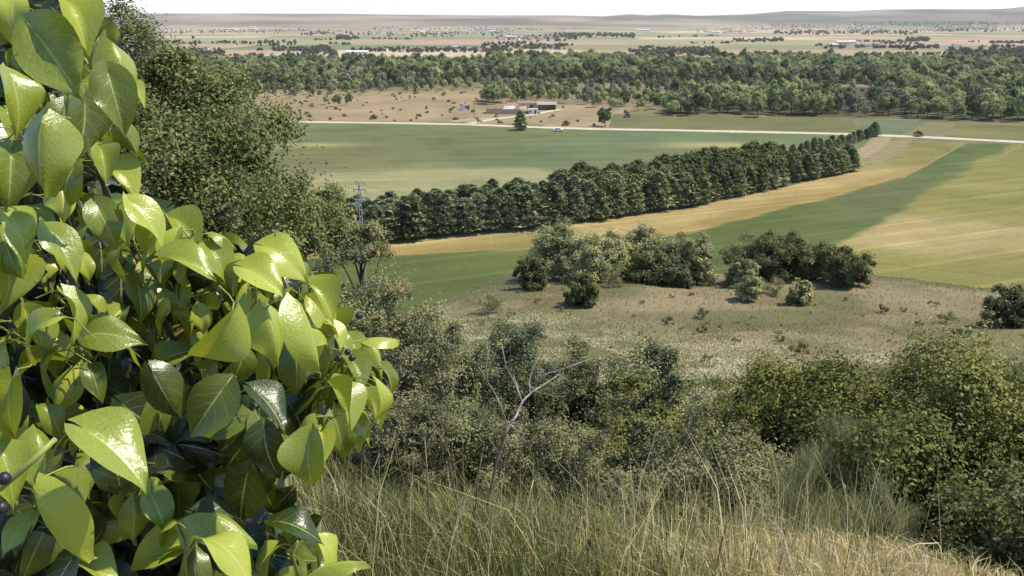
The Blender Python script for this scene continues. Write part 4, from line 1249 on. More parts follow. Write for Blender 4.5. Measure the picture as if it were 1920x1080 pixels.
# ------------------------------------------------------------------ grasses and flowers
def blades(name, P, hgt, wid, var, mat, lean=.35):
    n = len(P)
    a = rng.uniform(0, 2 * math.pi, n)
    side = np.stack([np.cos(a), np.sin(a), np.zeros(n)], -1)
    ln = rng.normal(size=(n, 3)) * lean; ln[:, 2] = 0; ln[:, 0] -= .1
    hgt = hgt[:, None]; w = wid[:, None]
    m = P + np.array((0, 0, .6)) * hgt + ln * hgt * .35
    t = P + np.array((0, 0, 1.0)) * hgt * (1 - .25 * np.linalg.norm(ln, axis=1, keepdims=True)) + ln * hgt
    V = np.stack([P - side * w, P + side * w, m + side * w * .7, m - side * w * .7, t + side * w * .1, t - side * w * .1], 1).reshape(-1, 3)
    i = np.arange(n)[:, None] * 6
    Fq = np.concatenate([i + np.array((0, 1, 2, 3)), i + np.array((3, 2, 4, 5))])
    return link(name, mesh_np(name, V, Fq, mat, var=np.repeat(np.clip(var, 0, 1), 6)))


n = 135000
y = 1.6 + 11.5 * rng.random(n) ** 1.25
x = -2.6 + rng.random(n) * (2.6 + 1.5 + y * .55)
keep = vnoise(x, y, .45, 71) * .9 + rng.random(n) * .5 > .55
x, y = x[keep], y[keep]
z = HT(x, y)
right = ss(.2, 2.0, x + (vnoise(x, y, 1.2, 72) - .5) * 1.2)
gh = (.14 + .32 * rng.random(len(x)) ** 1.6) * (1 - .72 * right) * (1 + .3 * ss(.6, .9, vnoise(x, y, .8, 73))) * (1 - .6 * ss(4.5, 8.5, y))
var = .04 + .46 * right + .6 * rng.random(len(x)) ** 1.7 + (vnoise(x, y, .9, 74) - .5) * .55
o = blades('grass', np.stack([x, y, z - .02], -1), gh, (.0011 + .0014 * rng.random(len(x))) * (1 + .12 * y), var, M['grass'], lean=.5)
tag(o, 'green and straw-coloured grass covering the brow of the hill', 'grass', kind='stuff')
n = 2600
y = 2.2 + 4.2 * rng.random(n) ** 1.1
x = -2.2 + rng.random(n) * (3.2 + y * .2)
o = blades('grass_stems', np.stack([x, y, HT(x, y) - .02], -1), .35 + .4 * rng.random(n), .0011 + .0003 * y * rng.random(n), .15 + .85 * rng.random(n), M['grass'], lean=.28)
tag(o, 'tall thin grass stems standing out of the grass on the brow', 'grass', kind='stuff')
n = 56000
y = 7.5 + 36 * rng.random(n)
x = -.62 * y + rng.random(n) * y * 1.4
z = HT(x, y)
var = .05 + .35 * rng.random(n) + .4 * vnoise(x, y, 3, 75)
o = blades('rough_grass', np.stack([x, y, z - .03], -1), (.15 + .4 * rng.random(n)) * (1 - .75 * ss(14, 8, y) * ss(-1, 1, x)), .004 + .0006 * y, var, M['grass'])
tag(o, 'rough grass between the shrubs on the slope', 'grass', kind='stuff')
n = 76000
y = 42 + 82 * rng.random(n)
x = -.2 * y + rng.random(n) * y * .86
z = HT(x, y)
keep = (rng.random(n) < .35 + .6 * vnoise(x, y, 4, 76)) & (z > .3)
x, y, z = x[keep], y[keep], z[keep]
o = blades('meadow_grass', np.stack([x, y, z - .03], -1), .08 + .22 * rng.random(len(x)), .02 + .018 * rng.random(len(x)), .1 + .5 * rng.random(len(x)) + .4 * (vnoise(x, y, 7, 77) - .3), M['meadow_grass'])
tag(o, 'short dry grass over the meadow shelf', 'grass', kind='stuff')

# white daisies: drifts on the near side of the meadow
n = 110000
y = 30 + 40 * rng.random(n); x = -.12 * y + rng.random(n) * y * .6
cl = vnoise(x, y, 2.6, 81) * .6 + vnoise(x, y, .9, 82) * .4
band = ss(36, 44, y + .02 * x) * ss(64, 50, y - .35 * x * (x < 0) + .30 * np.clip(x, 0, None)) + ss(56, 60, y) * ss(66, 62, y) * ss(8, 0, x) * .8
keep = rng.random(n) < ss(.38, .62, cl) * band * .85
x, y = x[keep], y[keep]; z = HT(x, y)
N_ = unit(np.array((.2, -.15, 1)) + rng.normal(size=(len(x), 3)) * .35)
V, Fq = leaf_cloud(np.stack([x, y, z + .14 + .1 * rng.random(len(x))], -1), N_, rng.normal(size=(len(x), 3)), .066, .06, .0)
tag(link('daisies', mesh_np('daisies', V, Fq, M['flower'], var=np.repeat(rng.random(len(x)), 4))), 'drifts of small white daisies on the near meadow', 'flowers', kind='stuff')

# ------------------------------------------------------------------ dead branching plant and stalks on the brow
yd = 4.6
bp = TP(905, 1046)
yd = bp[1]


def DP(px, py, dy=0.0): return AT(px, py, yd + dy) - bp


dead = empty('dead_plant', bp)
b_ = MB(); b_.tube([DP(903, 1075), DP(905, 1040), DP(910, 985, .02), DP(918, 930, .05), DP(930, 870, .08), DP(945, 820, .1), DP(957, 795, .12)], [.010, .010, .009, .0085, .008, .0078, .0075], 7); b_.build('stem', M['deadstem'], dead, True)
for pts_, r0, r1 in (
        ([(952, 800, .1), (940, 765, .05), (930, 742, .02), (915, 718, 0), (911, 690, .0), (917, 655, .02)], .012, .005),
        ([(915, 718, 0), (906, 700, -.02), (897, 688, -.05)], .006, .003),
        ([(957, 795, .12), (968, 780, .15), (980, 752, .2), (1000, 733, .25), (1025, 718, .3), (1048, 702, .35)], .015, .006),
        ([(980, 755, .2), (972, 735, .22), (962, 712, .22), (948, 685, .2), (941, 645, .2)], .009, .004),
        ([(976, 748, .22), (970, 725, .25), (962, 702, .28)], .007, .003),
        ([(994, 738, .24), (992, 715, .3), (1000, 690, .32), (1012, 668, .35)], .008, .003),
        ([(1000, 720, .3), (1020, 702, .32), (1060, 690, .35), (1110, 672, .4)], .007, .003),
        ([(992, 722, .28), (1008, 735, .25), (1035, 742, .2), (1060, 744, .2)], .005, .002),
        ([(957, 795, .12), (966, 805, .08), (975, 811, .06), (988, 813, .05)], .006, .002),
        ([(1022, 700, .32), (1024, 680, .33), (1023, 662, .34)], .004, .002), ([(930, 742, .02), (936, 720, .0), (930, 700, -.02), (933, 680, -.03)], .004, .0015), ([(1000, 733, .25), (1010, 712, .2), (1008, 690, .18)], .004, .0015),
        ([(1025, 718, .3), (1040, 722, .25), (1062, 716, .2)], .0035, .0015), ([(948, 685, .2), (958, 668, .18), (956, 648, .15)], .0035, .0015), ([(935, 850, .08), (915, 820, .05), (900, 790, .02), (893, 755, .0)], .005, .002), ([(920, 920, .05), (945, 885, .02), (960, 850, .0)], .005, .002), ([(1060, 690, .35), (1075, 676, .33), (1092, 655, .3)], .003, .0012), ([(911, 690, 0), (922, 676, .02), (926, 660, .02)], .003, .0012)):
    b_ = MB(); n_ = len(pts_)
    b_.tube([DP(*q) for q in pts_], [.48 * (r0 + (r1 - r0) * k / (n_ - 1)) for k in range(n_)], 6); b_.build('branch', M['deadwood'], dead, True)
for pts_ in ([(905, 1020), (896, 1000), (895, 975)], [(905, 1016), (930, 1012), (955, 1010)]):
    b_ = MB(); b_.tube([DP(*q) for q in pts_], [.01, .008, .005], 6); b_.build('side_shoot', M['deadwood'], dead, True)
tag(dead, 'tall dead plant with pale forked bare branches on the brow', 'dead plant')

# withered thistle with brown curled leaves
BRN = leaf_mat('withered_leaf', [(70, 54, 40), (108, 84, 60), (140, 116, 86)], .2, .8, .2)
GRN = leaf_mat('broad_leaf', [(78, 96, 46), (104, 120, 62)], .2, .6, .3, gain=1.0)


def strap_leaf(L, W, bend, curl, nseg=7):
    V = []; uvs = []
    for i in range(nseg + 1):
        t = i / nseg
        w = W * math.sin(math.pi * min(.08 + t * .92, 1)) ** .8
        for s_ in (-1, 0, 1):
            V.append((s_ * w, L * t, -bend * t * t * L + curl * abs(s_) * w + .012 * math.sin(t * 14 + s_)))
    Fq = []
    for i in range(nseg):
        for k in range(2): Fq.append((i * 3 + k, i * 3 + k + 1, (i + 1) * 3 + k + 1, (i + 1) * 3 + k))
    return np.array(V), np.array(Fq)


bp2 = TP(990, 1010)
th = empty('withered_thistle', bp2)
b_ = MB(); b_.tube([(0, 0, -.1), (.02, .02, .12), (.0, .03, .3)], [.014, .012, .006], 6); b_.build('stem', M['deadstem'], th, True)
for k in range(16):
    V, Fq = strap_leaf(random.uniform(.08, .17), random.uniform(.012, .026), random.uniform(.3, 1.1), random.uniform(.3, 1.0))
    o = link('leaf', mesh_np('leaf', V, Fq, BRN, var=np.full(len(V), random.random()), smooth=True), th, (0, 0, random.uniform(.02, .28)))
    o.rotation_euler = (random.uniform(.1, 1.0), random.uniform(-.4, .4), random.random() * 6.28)
tag(th, 'withered thistle with curled brown leaves right of the dead plant', 'thistle')
bp3 = TP(950, 985)
dk = empty('dock_plant', bp3)
for k in range(7):
    V, Fq = strap_leaf(random.uniform(.16, .28), random.uniform(.02, .035), random.uniform(.2, .7), .5)
    o = link('leaf', mesh_np('leaf', V, Fq, GRN, var=np.full(len(V), random.random()), smooth=True), dk, (0, 0, .0))
    o.rotation_euler = (random.uniform(.9, 1.35), random.uniform(-.3, .3), k * .9 + random.random() * .4)
tag(dk, 'broad-leaved green weed beside the dead plant stem', 'weed')

b_ = MB(); q = TP(1098, 1078); e = AT(1106, 1012, q[1]) - q
b_.tube([(0, 0, -.05), e * .5, e], [.009, .008, .007], 6)
tag(b_.build('broken_stick', M['darkstick'], None, loc=q), 'short dark broken stick at the bottom edge', 'stick')

# tall dry stalks
ST = 'dry stalks rising from the grass of the brow'
k = 0
for pts_, m_, lab in (
        (((866, 1060), (862, 960), (848, 900), (842, 850), (800, 770)), 'deadstem', 'tall dark stalk leaning left of the dead plant'),
        (((830, 1070), (806, 980), (800, 880), (796, 820)), 'deadstem', 'thin dark stalk in the green grass'),
        (((888, 1060), (890, 970), (896, 900), (905, 850)), 'deadstem', 'thin stalk close beside the dead plant stem'),
        (((770, 1000), (765, 930), (745, 860), (735, 800)), 'deadstem', 'bent stalk left in the green grass'),
        (((1120, 1000), (1128, 970), (1150, 925), (1182, 905)), 'straw', 'pale straw arching over the brow'),
        (((1265, 1090), (1275, 1050), (1300, 990), (1345, 980)), 'deadstem', 'dark stalk with dry tip in the straw'),
        (((1340, 1085), (1352, 1020), (1362, 985), (1364, 960)), 'deadstem', 'thick dark stalk in the straw'),
        (((1400, 1085), (1408, 1040), (1415, 1010)), 'deadstem', 'short dark stalk right in the straw'),
        (((1455, 1085), (1465, 1050), (1472, 1020)), 'deadstem', 'shortest dark stalk right in the straw'),
        (((1330, 1010), (1324, 985), (1316, 950), (1312, 920)), 'straw', 'pale stalk in front of the thorn bush'),
        (((1575, 1085), (1568, 1050), (1562, 1010)), 'straw', 'pale stalk below the feathery broom'),
        (((1650, 1075), (1680, 1040), (1720, 1020), (1760, 1018)), 'straw', 'pale arching grass stem at the lower right'),
        (((700, 1010), (696, 940), (700, 880), (712, 850)), 'straw', 'pale stalk behind the lowest ivy leaf'),
        (((1010, 1085), (1000, 1020), (985, 960), (1000, 900)), 'straw', 'pale stalk before the withered thistle'),
        (((1040, 930), (1060, 880), (1075, 850), (1090, 830)), 'grey', 'grey forked twig right of the withered thistle'),
        (((700, 835), (730, 832), (745, 828)), 'straw', 'pale dry straw lying by the ivy tip')):
    q = TP(*pts_[0])
    b_ = MB(); n_ = len(pts_)
    P_ = [AT(a_[0], a_[1], q[1] + .02 * i_) - q for i_, a_ in enumerate(pts_)]
    b_.tube(P_, [.0065 - .0045 * i_ / (n_ - 1) for i_ in range(n_)], 5)
    tag(b_.build('dry_stalk', {'deadstem': M['deadstem'], 'straw': plain_mat('straw', [(190, 172, 128), (220, 204, 162)], 9, .8, 0) if 'straw' not in M else M['straw'], 'grey': M['deadwood']}[m_], None, True, q), lab, 'stalk', ST)

# ------------------------------------------------------------------ ivy
def ivy_mat():
    m, t, out = new_mat('ivy_leaf')
    uv = t.nodes.new('ShaderNodeUVMap'); uv.uv_map = 'UVMap'
    sep = t.nodes.new('ShaderNodeSeparateXYZ'); t.links.new(uv.outputs[0], sep.inputs[0])

    def mth(op, a, b=None, c=None):
        n_ = t.nodes.new('ShaderNodeMath'); n_.operation = op
        for i, v in enumerate((a, b, c)):
            if v is None: continue
            if isinstance(v, (int, float)): n_.inputs[i].default_value = v
            else: t.links.new(v, n_.inputs[i])
        return n_.outputs[0]
    s_ = mth('ABSOLUTE', mth('MULTIPLY_ADD', sep.outputs['X'], 2.0, -1.0))
    tt = sep.outputs['Y']
    mid = mth('SUBTRACT', 1.0, mth('MULTIPLY', s_, 16.0)); mid = mth('MAXIMUM', mid, 0.0)
    fr = mth('FRACT', mth('SUBTRACT', mth('MULTIPLY', tt, 4.6), mth('MULTIPLY', s_, 1.9)))
    sv = mth('SUBTRACT', 1.0, mth('MULTIPLY', mth('ABSOLUTE', mth('SUBTRACT', fr, .5)), 17.0)); sv = mth('MULTIPLY', mth('MAXIMUM', sv, 0.0), mth('SUBTRACT', 0.8, mth('MULTIPLY', s_, .6)))
    vein = mth('MINIMUM', mth('ADD', mid, mth('MULTIPLY', sv, .55)), 1.0)
    oi = t.nodes.new('ShaderNodeObjectInfo')
    at = t.nodes.new('ShaderNodeAttribute'); at.attribute_name = 'var'
    age_shade = t.nodes.new('ShaderNodeSeparateColor'); t.links.new(oi.outputs['Color'], age_shade.inputs[0])
    tc = t.nodes.new('ShaderNodeTexCoord')
    nz = t.nodes.new('ShaderNodeTexNoise'); nz.inputs['Scale'].default_value = 28; nz.inputs['Detail'].default_value = 4
    t.links.new(tc.outputs['Object'], nz.inputs['Vector'])
    fac = mth('ADD', mth('MULTIPLY', age_shade.outputs[0], at.outputs['Fac']), mth('MULTIPLY_ADD', nz.outputs['Fac'], .22, -.11))
    r = ramp(t, [(0, (20, 30, 12)), (.35, (58, 72, 24)), (.7, (120, 132, 42)), (1, (172, 178, 66))])  # dark end also carries the shade painted into inner leaves
    t.links.new(fac, r.inputs[0])
    sp_ = t.nodes.new('ShaderNodeTexNoise'); sp_.inputs['Scale'].default_value = 5.5; sp_.inputs['Detail'].default_value = 2
    of_ = t.nodes.new('ShaderNodeVectorMath'); of_.operation = 'ADD'; t.links.new(tc.outputs['Object'], of_.inputs[0])
    cb_ = t.nodes.new('ShaderNodeCombineXYZ'); t.links.new(mth('MULTIPLY', oi.outputs['Random'], 60.0), cb_.inputs[0]); t.links.new(cb_.outputs[0], of_.inputs[1]); t.links.new(of_.outputs[0], sp_.inputs['Vector'])
    spot = mth('MULTIPLY', mth('GREATER_THAN', sp_.outputs['Fac'], .735), .75)
    mb_ = t.nodes.new('ShaderNodeMix'); mb_.data_type = 'RGBA'; t.links.new(spot, mb_.inputs[0]); t.links.new(r.outputs[0], mb_.inputs[6]); mb_.inputs[7].default_value = rgba((112, 88, 44))
    r = mb_
    mx = t.nodes.new('ShaderNodeMix'); mx.data_type = 'RGBA'
    t.links.new(mth('MULTIPLY', vein, .6), mx.inputs[0]); t.links.new(r.outputs[2], mx.inputs[6]); mx.inputs[7].default_value = rgba((196, 204, 120))
    p = t.nodes.new('ShaderNodeBsdfPrincipled')
    t.links.new(mx.outputs[2], p.inputs['Base Color'])
    p.inputs['Specular IOR Level'].default_value = .55
    t.links.new(mth('MULTIPLY_ADD', nz.outputs['Fac'], .2, .2), p.inputs['Roughness'])
    n2 = t.nodes.new('ShaderNodeTexNoise'); n2.inputs['Scale'].default_value = 22; n2.inputs['Detail'].default_value = 3; t.links.new(tc.outputs['Object'], n2.inputs['Vector'])
    bp_ = t.nodes.new('ShaderNodeBump'); bp_.inputs['Strength'].default_value = .2; bp_.inputs['Distance'].default_value = .004
    t.links.new(mth('ADD', mth('MULTIPLY', vein, -.5), mth('MULTIPLY', n2.outputs['Fac'], .7)), bp_.inputs['Height']); t.links.new(bp_.outputs[0], p.inputs['Normal'])
    tr = t.nodes.new('ShaderNodeBsdfTranslucent')
    hs_ = t.nodes.new('ShaderNodeHueSaturation'); hs_.inputs['Value'].default_value = 1.25; hs_.inputs['Saturation'].default_value = 1.1
    t.links.new(mx.outputs[2], hs_.inputs['Color']); t.links.new(hs_.outputs[0], tr.inputs['Color'])
    ms = t.nodes.new('ShaderNodeMixShader'); ms.inputs[0].default_value = .2
    t.links.new(p.outputs[0], ms.inputs[1]); t.links.new(tr.outputs[0], ms.inputs[2])
    t.links.new(ms.outputs[0], out.inputs['Surface'])
    return m


IVY = ivy_mat()
STEMG = plain_mat('ivy_green_stem', [(112, 122, 52), (150, 156, 78)], 30, .5, .1)
BERRY = plain_mat('ivy_berry', [(24, 22, 26), (44, 40, 44)], 40, .45, .1)


def ivy_leaf_arrays(L, W, fold, droop, wave, seed, nv=12, nu=8):
    rr = np.random.default_rng(seed)
    ph = rr.random(4) * 6.28
    t = np.linspace(0, 1, nv + 1)
    s = np.linspace(-1, 1, nu + 1)
    Tt, Ss = np.meshgrid(t, s, indexing='ij')
    prof_w = np.interp(t, [0, .04, .1, .2, .32, .45, .58, .7, .8, .88, .95, 1], [.04, .34, .56, .84, .98, 1.0, .9, .7, .46, .25, .09, 0.0])
    lop = 1 + .06 * np.sin(t * 5 + ph[0])
    hw = (prof_w * lop * W / 2)[:, None]
    x = Ss * hw + (.03 * L * np.sin(t * 3 + ph[1]) * t)[:, None]
    yv = L * Tt - .24 * L * np.abs(Ss) ** 1.6 * (1 - Tt) ** 2.5 + .02 * L * np.sin(ph[2] + Ss * 4) * Tt
    zv = fold * np.abs(x) - droop * L * np.clip(Tt - .15, 0, 1) ** 2 + wave * W * np.abs(Ss) ** 2 * np.sin(Tt * 7 + ph[3] + Ss * 1.2) - .10 * W * (np.abs(Ss) ** 2.2) * (1 - fold) + (rr.random() - .5) * 1.1 * x * Tt + .05 * L * np.sin(Tt * 9 + ph[0]) * Ss ** 2
    V = np.stack([x, yv, zv], -1).reshape(-1, 3)
    i = np.arange((nv + 1) * (nu + 1)).reshape(nv + 1, nu + 1)
    Fq = np.stack([i[:-1, :-1], i[:-1, 1:], i[1:, 1:], i[1:, :-1]], -1).reshape(-1, 4)
    uv = np.stack([(Ss + 1) / 2, Tt], -1).reshape(-1, 2)
    return V, Fq, uv


LEAF = .085
variants = []
for k in range(16):
    V, Fq, uv = ivy_leaf_arrays(1, random.uniform(.7, .9), random.choice((-.5, -.3, .3, .5, .75, 1.0)), random.uniform(.2, 1.0), random.uniform(.05, .13), k)
    # leaf stalk, curving back from the blade
    b_ = MB(); pl = random.uniform(.45, .75); b_.tube([(0, .02, -.008), (0, -.07, -.03), (0, -.13, -.09), (random.uniform(-.05, .05), -.18, -.2), (random.uniform(-.1, .1), -.22, -.4), (random.uniform(-.15, .15), -.22, -pl * 1.2)], [.011, .012, .012, .013, .014, .015], 6)
    sv_ = np.array([tuple(q) for q in b_.v]); sf = np.array([f for f in b_.f if len(f) == 4]) + len(V)
    nv_ = len(V)
    V = np.vstack([V, sv_]); uvs = np.vstack([uv, np.tile((.5, .0), (len(sv_), 1))]); FF = np.vstack([Fq, sf])
    me = mesh_np('leaf', V, FF, [IVY, STEMG], var=np.ones(len(V)), smooth=True, mi=np.r_[np.zeros(len(Fq)), np.ones(len(sf))], uv=uvs)
    variants.append(me)

RT, UPV, BK = np.array((1, 0, 0.)), np.array((0, SP, CP)), np.array((0, -CP, SP))
ivy_base = np.array((-.62, .75, hz(-.62, .75)))
ivy = empty('ivy_bush', ivy_base)
tag(ivy, 'glossy yellow-green ivy bush filling the left foreground', 'ivy')
n_leaf = 0


def ivy_frame(theta, nrm, toward):
    t_ = math.cos(theta) * RT + math.sin(theta) * UPV + toward * BK
    t_ /= np.linalg.norm(t_)
    n_ = nrm[0] * RT + nrm[1] * UPV + nrm[2] * BK
    n_ = n_ - t_ * n_.dot(t_); n_ /= np.linalg.norm(n_)
    return t_, n_, np.cross(t_, n_)


def put_leaf(px, py, depth, size, theta, nrm, toward=.2, age_shade=.9, var=None):
    global n_leaf
    d = ray(px, py)
    c = np.array((0, 0, CZ)) + d * depth
    t_, n_, x_ = ivy_frame(theta, nrm, toward)
    o = link('leaf', variants[random.randrange(16) if var is None else var], ivy)
    pos = c - t_ * size * .5 - ivy_base
    m = Matrix((( x_[0] * size, t_[0] * size, n_[0] * size, pos[0]), (x_[1] * size, t_[1] * size, n_[1] * size, pos[1]), (x_[2] * size, t_[2] * size, n_[2] * size, pos[2]), (0, 0, 0, 1)))
    o.matrix_local = m
    o.color = (age_shade, age_shade, age_shade, 1)
    n_leaf += 1
    return pos, t_


hand = [  # px, py, length in px, tip direction, age, normal tilt
    (150, 40, 130, -55, .95), (105, 112, 205, -52, .85), (236, 125, 140, -58, .95), (218, 190, 140, -72, .75), (22, 40, 120, -85, 1.0), (36, 110, 80, -90, 1.0), (38, 190, 140, -68, .9),
    (72, 295, 195, -92, .85), (122, 235, 120, -80, .5), (160, 240, 140, -86, .45), (235, 340, 110, -28, .95), (282, 415, 130, -44, .95), (350, 432, 115, -38, .95), (42, 428, 135, -40, .95),
    (122, 470, 145, -48, .9), (70, 505, 100, -75, .95), (350, 490, 130, -8, .95), (498, 522, 135, -24, .95), (540, 482, 125, -24, 1.0), (425, 525, 85, -80, .95), (520, 625, 130, -62, .95), (592, 625, 165, -62, .95),
    (400, 645, 150, -122, .9), (650, 596, 68, 68, 1.0), (672, 655, 95, -42, .95), (716, 672, 95, -55, .95), (655, 760, 130, -48, .9), (714, 770, 115, -82, .9), (575, 865, 140, -95, .9), (512, 765, 130, -40, .4), (388, 772, 150, -122, .6),
    (50, 628, 140, -145, .95), (70, 672, 115, 175, .9), (110, 712, 115, 78, 1.0), (225, 850, 235, -32, .95), (10, 770, 150, -100, .95), (85, 1000, 240, -72, 1.0), (205, 975, 120, 20, .9), (418, 962, 150, 2, .95), (435, 1028, 160, -14, .95),
    (290, 1035, 125, 195, .95), (612, 1052, 135, 38, .95), (560, 985, 120, -8, .35), (540, 1015, 100, -60, .8), (210, 622, 120, 8, .85), (320, 665, 110, 30, .7), (190, 690, 90, -30, .9), (185, 1068, 120, 0, .95), (480, 610, 110, -110, .8),
    (610, 560, 110, -40, .95), (445, 470, 90, 10, 1.0), (330, 555, 110, -50, .9), (240, 480, 100, -20, .7), (560, 690, 120, -75, .6), (620, 690, 110, -85, .8), (450, 700, 120, -95, .5), (310, 740, 130, -60, .5), (250, 720, 110, -140, .7), (170, 770, 110, -30, .9),
    (90, 860, 130, -60, .9), (300, 960, 120, -60, .8), (20, 530, 130, -70, .8), (140, 590, 120, -60, .8), (265, 560, 110, -70, .6), (200, 420, 120, -60, .7), (120, 350, 110, -110, .7), (20, 330, 130, -80, .7), (30, 245, 110, -60, .8), (690, 720, 100, -60, .85), (640, 820, 110, -70, .8), (500, 850, 120, -80, .3), (450, 800, 120, -90, .3), (20, 880, 150, -50, .9), (130, 930, 130, -40, .9),
    (60, 150, 85, -70, 1.0), (95, 205, 80, -60, .9), (130, 205, 95, -100, .9), (14, 135, 95, -80, .95), (62, 62, 95, -60, 1.0), (112, 30, 90, -30, 1.0), (200, 80, 90, -75, .9), (150, 160, 85, -110, .6), (15, 470, 120, -60, .8), (90, 395, 100, -20, .9), (180, 380, 95, -80, .5), (10, 60, 100, -110, .95)]
hd = []
for i, (px, py, ln, th_, age_shade) in enumerate(hand):
    size = LEAF * random.uniform(.94, 1.06)
    ln = ln * (.8 if ln > 170 else .86)
    depth = size * FPX / ln * .94
    nrm = (random.uniform(-.3, .9), random.uniform(.3, 1.0), random.choice((random.uniform(.08, .35), random.uniform(.35, .8))))
    pos, t_ = put_leaf(px, py, depth, size * random.uniform(.74, .9), math.radians(th_), nrm, random.uniform(.0, .35), age_shade * random.uniform(.8, 1.1))
    hd.append((px, py, depth))
hd = np.array(hd)
sil = np.array([(-160, -120), (175, -120), (190, 60), (250, 110), (245, 200), (185, 230), (180, 330), (270, 350), (310, 410), (380, 430), (470, 470), (570, 490), (600, 570), (680, 640), (715, 700), (700, 780), (640, 830), (590, 860), (560, 900), (580, 960), (640, 1010), (640, 1180), (-160, 1180)])


def depth_at(px, py):
    w = 1 / (((hd[:, 0] - px) ** 2 + (hd[:, 1] - py) ** 2) + 900.0)
    return float((w * hd[:, 2]).sum() / w.sum())


def put_leaf_world(base_, t_, n_, size, age_shade):
    t_ = t_ / np.linalg.norm(t_); n_ = n_ - t_ * n_.dot(t_); n_ = n_ / np.linalg.norm(n_); x_ = np.cross(t_, n_)
    o = link('leaf', variants[random.randrange(16)], ivy)
    q = base_ - ivy_base
    o.matrix_local = Matrix([[x_[i] * size, t_[i] * size, n_[i] * size, q[i]] for i in range(3)] + [[0, 0, 0, 1]])
    o.color = (age_shade, age_shade, age_shade, 1)


# leafy shoots: a whorl of leaves hanging round each shoot tip
shoots = [(480, 515, 0), (645, 650, 0), (150, 640, 0), (560, 1010, 0), (175, 135, 0), (318, 440, 0), (362, 1005, .0), (60, 60, .02), (40, 250, .02), (560, 540, .03), (600, 700, .05), (420, 600, .06), (250, 560, .06), (90, 450, .03), (220, 380, .05),
          (330, 700, .1), (150, 830, .05), (40, 760, .04), (480, 760, .1), (260, 900, .08), (90, 340, .06), (660, 740, .04), (530, 620, .02), (390, 500, .03), (110, 560, .05), (20, 620, .05), (300, 600, .08), (60, 930, .05), (675, 690, .04), (180, 250, .06), (360, 430, .0), (520, 480, .0), (130, 180, .02), (20, 160, .0), (450, 560, .0), (600, 600, .0), (250, 450, .02), (40, 560, .0), (620, 780, .0), (340, 560, .0)]
for px, py, dd in shoots:
    dp = depth_at(px, py) + dd + random.uniform(-.01, .03)
    nd = np.array((0, 0, CZ)) + ray(px, py) * dp
    ph0 = random.random() * 6.28
    b_ = MB()
    st0 = nd + np.array((-.05, .12, -.13)) + rng.normal(size=3) * .02
    b_.tube([st0 - ivy_base, (st0 + nd) / 2 + np.array((0, 0, .015)) - ivy_base, nd - ivy_base], [.0032, .0026, .0018], 6)
    for k in range(5 if dd else 6):
        a_ = ph0 + k * 2.4 + random.uniform(-.3, .3)
        hd_ = np.array((math.cos(a_), math.sin(a_), 0))
        el = random.uniform(-.1, .8) - .1 * k * .5
        pl = random.uniform(.022, .045)
        org = nd + (st0 - nd) * k * .09
        mid = org + (hd_ * math.cos(el) + np.array((0, 0, math.sin(el)))) * pl * .6
        bs = mid + (hd_ + np.array((0, 0, .1))) * pl * .5
        b_.tube([org - ivy_base, mid - ivy_base, bs - ivy_base], [.0012, .0011, .001], 5)
        tip = hd_ * random.uniform(.6, 1.0) + np.array((0, 0, -random.uniform(.35, 1.1))) + rng.normal(size=3) * .12
        nn = np.array((0, 0, 1.0)) + hd_ * .4 + rng.normal(size=3) * .22
        put_leaf_world(bs, tip, nn, LEAF * random.uniform(.45, .75), random.choice((.55, .65, .8, .95, 1.0)))
    b_.build('shoot', STEMG, ivy, True)
cnt = 0
while cnt < 14:                              # second rank, a hand's breadth behind, mostly coloured dark to imitate inner shade
    px, py = random.uniform(-120, 720), random.uniform(-80, 1120)
    if not inpoly(np.array([px]), np.array([py]), sil)[0]: continue
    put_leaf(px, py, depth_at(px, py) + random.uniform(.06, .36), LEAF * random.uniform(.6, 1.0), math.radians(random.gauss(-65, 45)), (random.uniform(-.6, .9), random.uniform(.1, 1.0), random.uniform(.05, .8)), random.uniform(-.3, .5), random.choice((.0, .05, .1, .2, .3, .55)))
    cnt += 1
# deep leaves, too many to tell apart; darker colours deepen the bush's shade
Vs, Fs, Us, n0 = [], [], [], 0
vv = []
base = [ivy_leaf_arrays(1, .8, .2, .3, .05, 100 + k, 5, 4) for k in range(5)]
cnt = 0
while cnt < 2700:
    px, py = random.uniform(-420, 700), random.uniform(-120, 1500)
    if not inpoly(np.array([max(px, -150)]), np.array([min(py, 1170)]), sil * np.array((.95, 1.0)) + np.array((-10, 12)))[0]: continue
    dp = depth_at(max(px, -40), min(py, 1050)) + .08 + random.random() ** .8 * .75
    c = np.array((0, 0, CZ)) + ray(px, py) * dp
    if c[2] < hz(c[0], c[1]) + .03 or c[0] > -.02: continue
    t_, n_, x_ = ivy_frame(math.radians(random.gauss(-70, 60)), (random.uniform(-.6, .7), random.uniform(-.1, .9), random.uniform(.1, .9)), random.uniform(-.4, .4))
    V, Fq, uv = base[cnt % 5]
    sz = LEAF * random.uniform(.7, 1.15)
    W_ = c + (V[:, :1] * x_ + (V[:, 1:2] - .5) * t_ + V[:, 2:] * n_) * sz - ivy_base
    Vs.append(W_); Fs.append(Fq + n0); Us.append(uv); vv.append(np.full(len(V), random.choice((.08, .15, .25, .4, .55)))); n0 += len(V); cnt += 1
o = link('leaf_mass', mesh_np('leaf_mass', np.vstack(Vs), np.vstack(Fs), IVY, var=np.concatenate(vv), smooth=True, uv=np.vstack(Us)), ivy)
o['kind'] = 'stuff'; o.color = (1, 1, 1, 1)
# stems
IVYBARK = plain_mat('ivy_bark', [(70, 62, 44), (104, 96, 66)], 40, .9, .4)


def IP(px, py, dp): return np.array((0, 0, CZ)) + ray(px, py) * dp - ivy_base


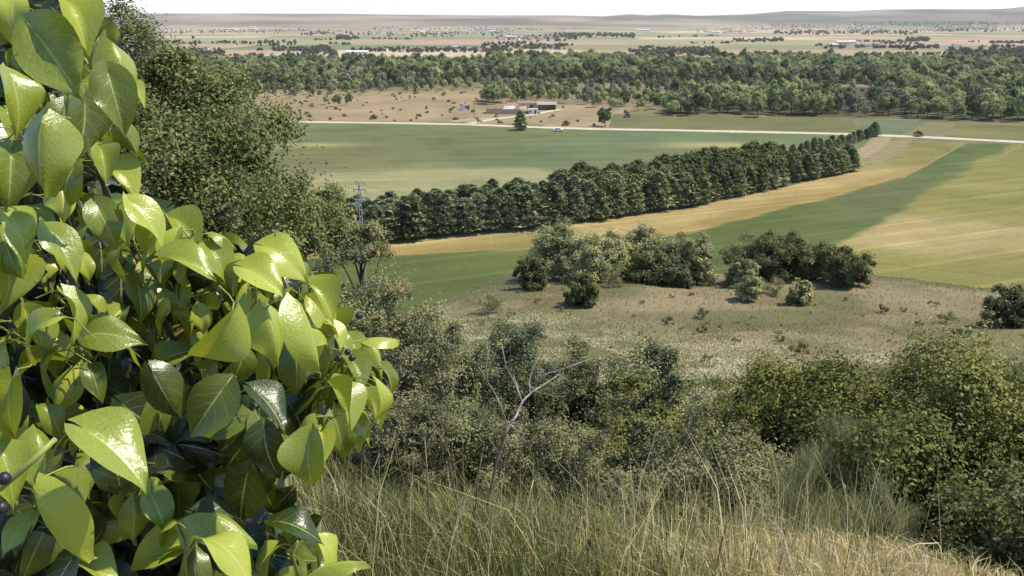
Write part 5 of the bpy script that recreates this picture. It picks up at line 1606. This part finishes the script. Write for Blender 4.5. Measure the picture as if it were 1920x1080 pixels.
for pts_, r0, r1, mt in (
        ([(-60, 950, .62), (0, 915, .62), (60, 865, .62), (105, 822, .63)], .003, .002, STEMG),
        ([(420, 760, 1.4), (470, 640, 1.35), (480, 570, 1.3), (478, 530, 1.22)], .004, .0018, STEMG),
        ([(520, 820, 1.45), (600, 740, 1.35), (632, 680, 1.3), (645, 650, 1.26)], .004, .0018, STEMG),
        ([(340, 1080, 1.05), (350, 1030, 1.02), (362, 1005, 1.0)], .003, .0016, STEMG),
        ([(560, 1080, 1.15), (548, 1040, 1.15), (558, 1015, 1.13)], .0026, .0016, STEMG)):
    n_ = len(pts_)
    b_ = MB(); b_.tube([IP(*q) for q in pts_], [r0 + (r1 - r0) * k / (n_ - 1) for k in range(n_)], 7); b_.build('stem', mt, ivy, True)
for k in range(9):                           # woody stems rising out of the ground
    a0 = np.array((-.5 + random.uniform(-.35, .35), .95 + random.uniform(-.2, .35), 0)); a0[2] = hz(a0[0], a0[1]) - .08
    e = IP(random.uniform(0, 520), random.uniform(100 if k < 4 else 500, 750), random.uniform(1.5, 1.9)) + ivy_base
    if k < 4: e = IP(random.uniform(-40, 120), random.uniform(-60, 250), random.uniform(1.3, 1.6)) + ivy_base
    m1 = a0 * .65 + e * .35 + rng.normal(size=3) * .07; m2 = a0 * .3 + e * .7 + rng.normal(size=3) * .06
    b_ = MB(); b_.tube([a0 - ivy_base, m1 - ivy_base, m2 - ivy_base, e - ivy_base], [.012, .008, .005, .003], 7); b_.build('woody_stem', IVYBARK, ivy, True)
# berries
for px, py, dp in ((660, 671, 1.1), (673, 592, 1.12), (636, 672, 1.12), (2, 952, .58), (8, 897, .6), (652, 660, 1.13)):
    bm = bmesh.new(); bmesh.ops.create_icosphere(bm, subdivisions=2, radius=.0048)
    me = bpy.data.meshes.new('berry'); bm.to_mesh(me); bm.free(); me.materials.append(BERRY)
    me.polygons.foreach_set('use_smooth', [True] * len(me.polygons))
    link('berry', me, ivy, IP(px, py, dp))

# ------------------------------------------------------------------ the air
b_ = MB(); b_.box((0, 4690, 75), (27500, 9560, 162))
air = b_.build('haze', None)
air.data.materials.clear()
hm_, ht_, ho_ = new_mat('haze')
pv = ht_.nodes.new('ShaderNodeVolumePrincipled')
pv.inputs['Color'].default_value = (.96, .975, 1.0, 1)
pv.inputs['Density'].default_value = 0.000038
pv.inputs['Anisotropy'].default_value = 0.2
ht_.links.new(pv.outputs[0], ho_.inputs['Volume'])
air.data.materials.append(hm_)
tag(air, 'thin pale haze over the whole valley', 'haze', kind='stuff')
print('ivy leaves', n_leaf, 'conifers', n_con)
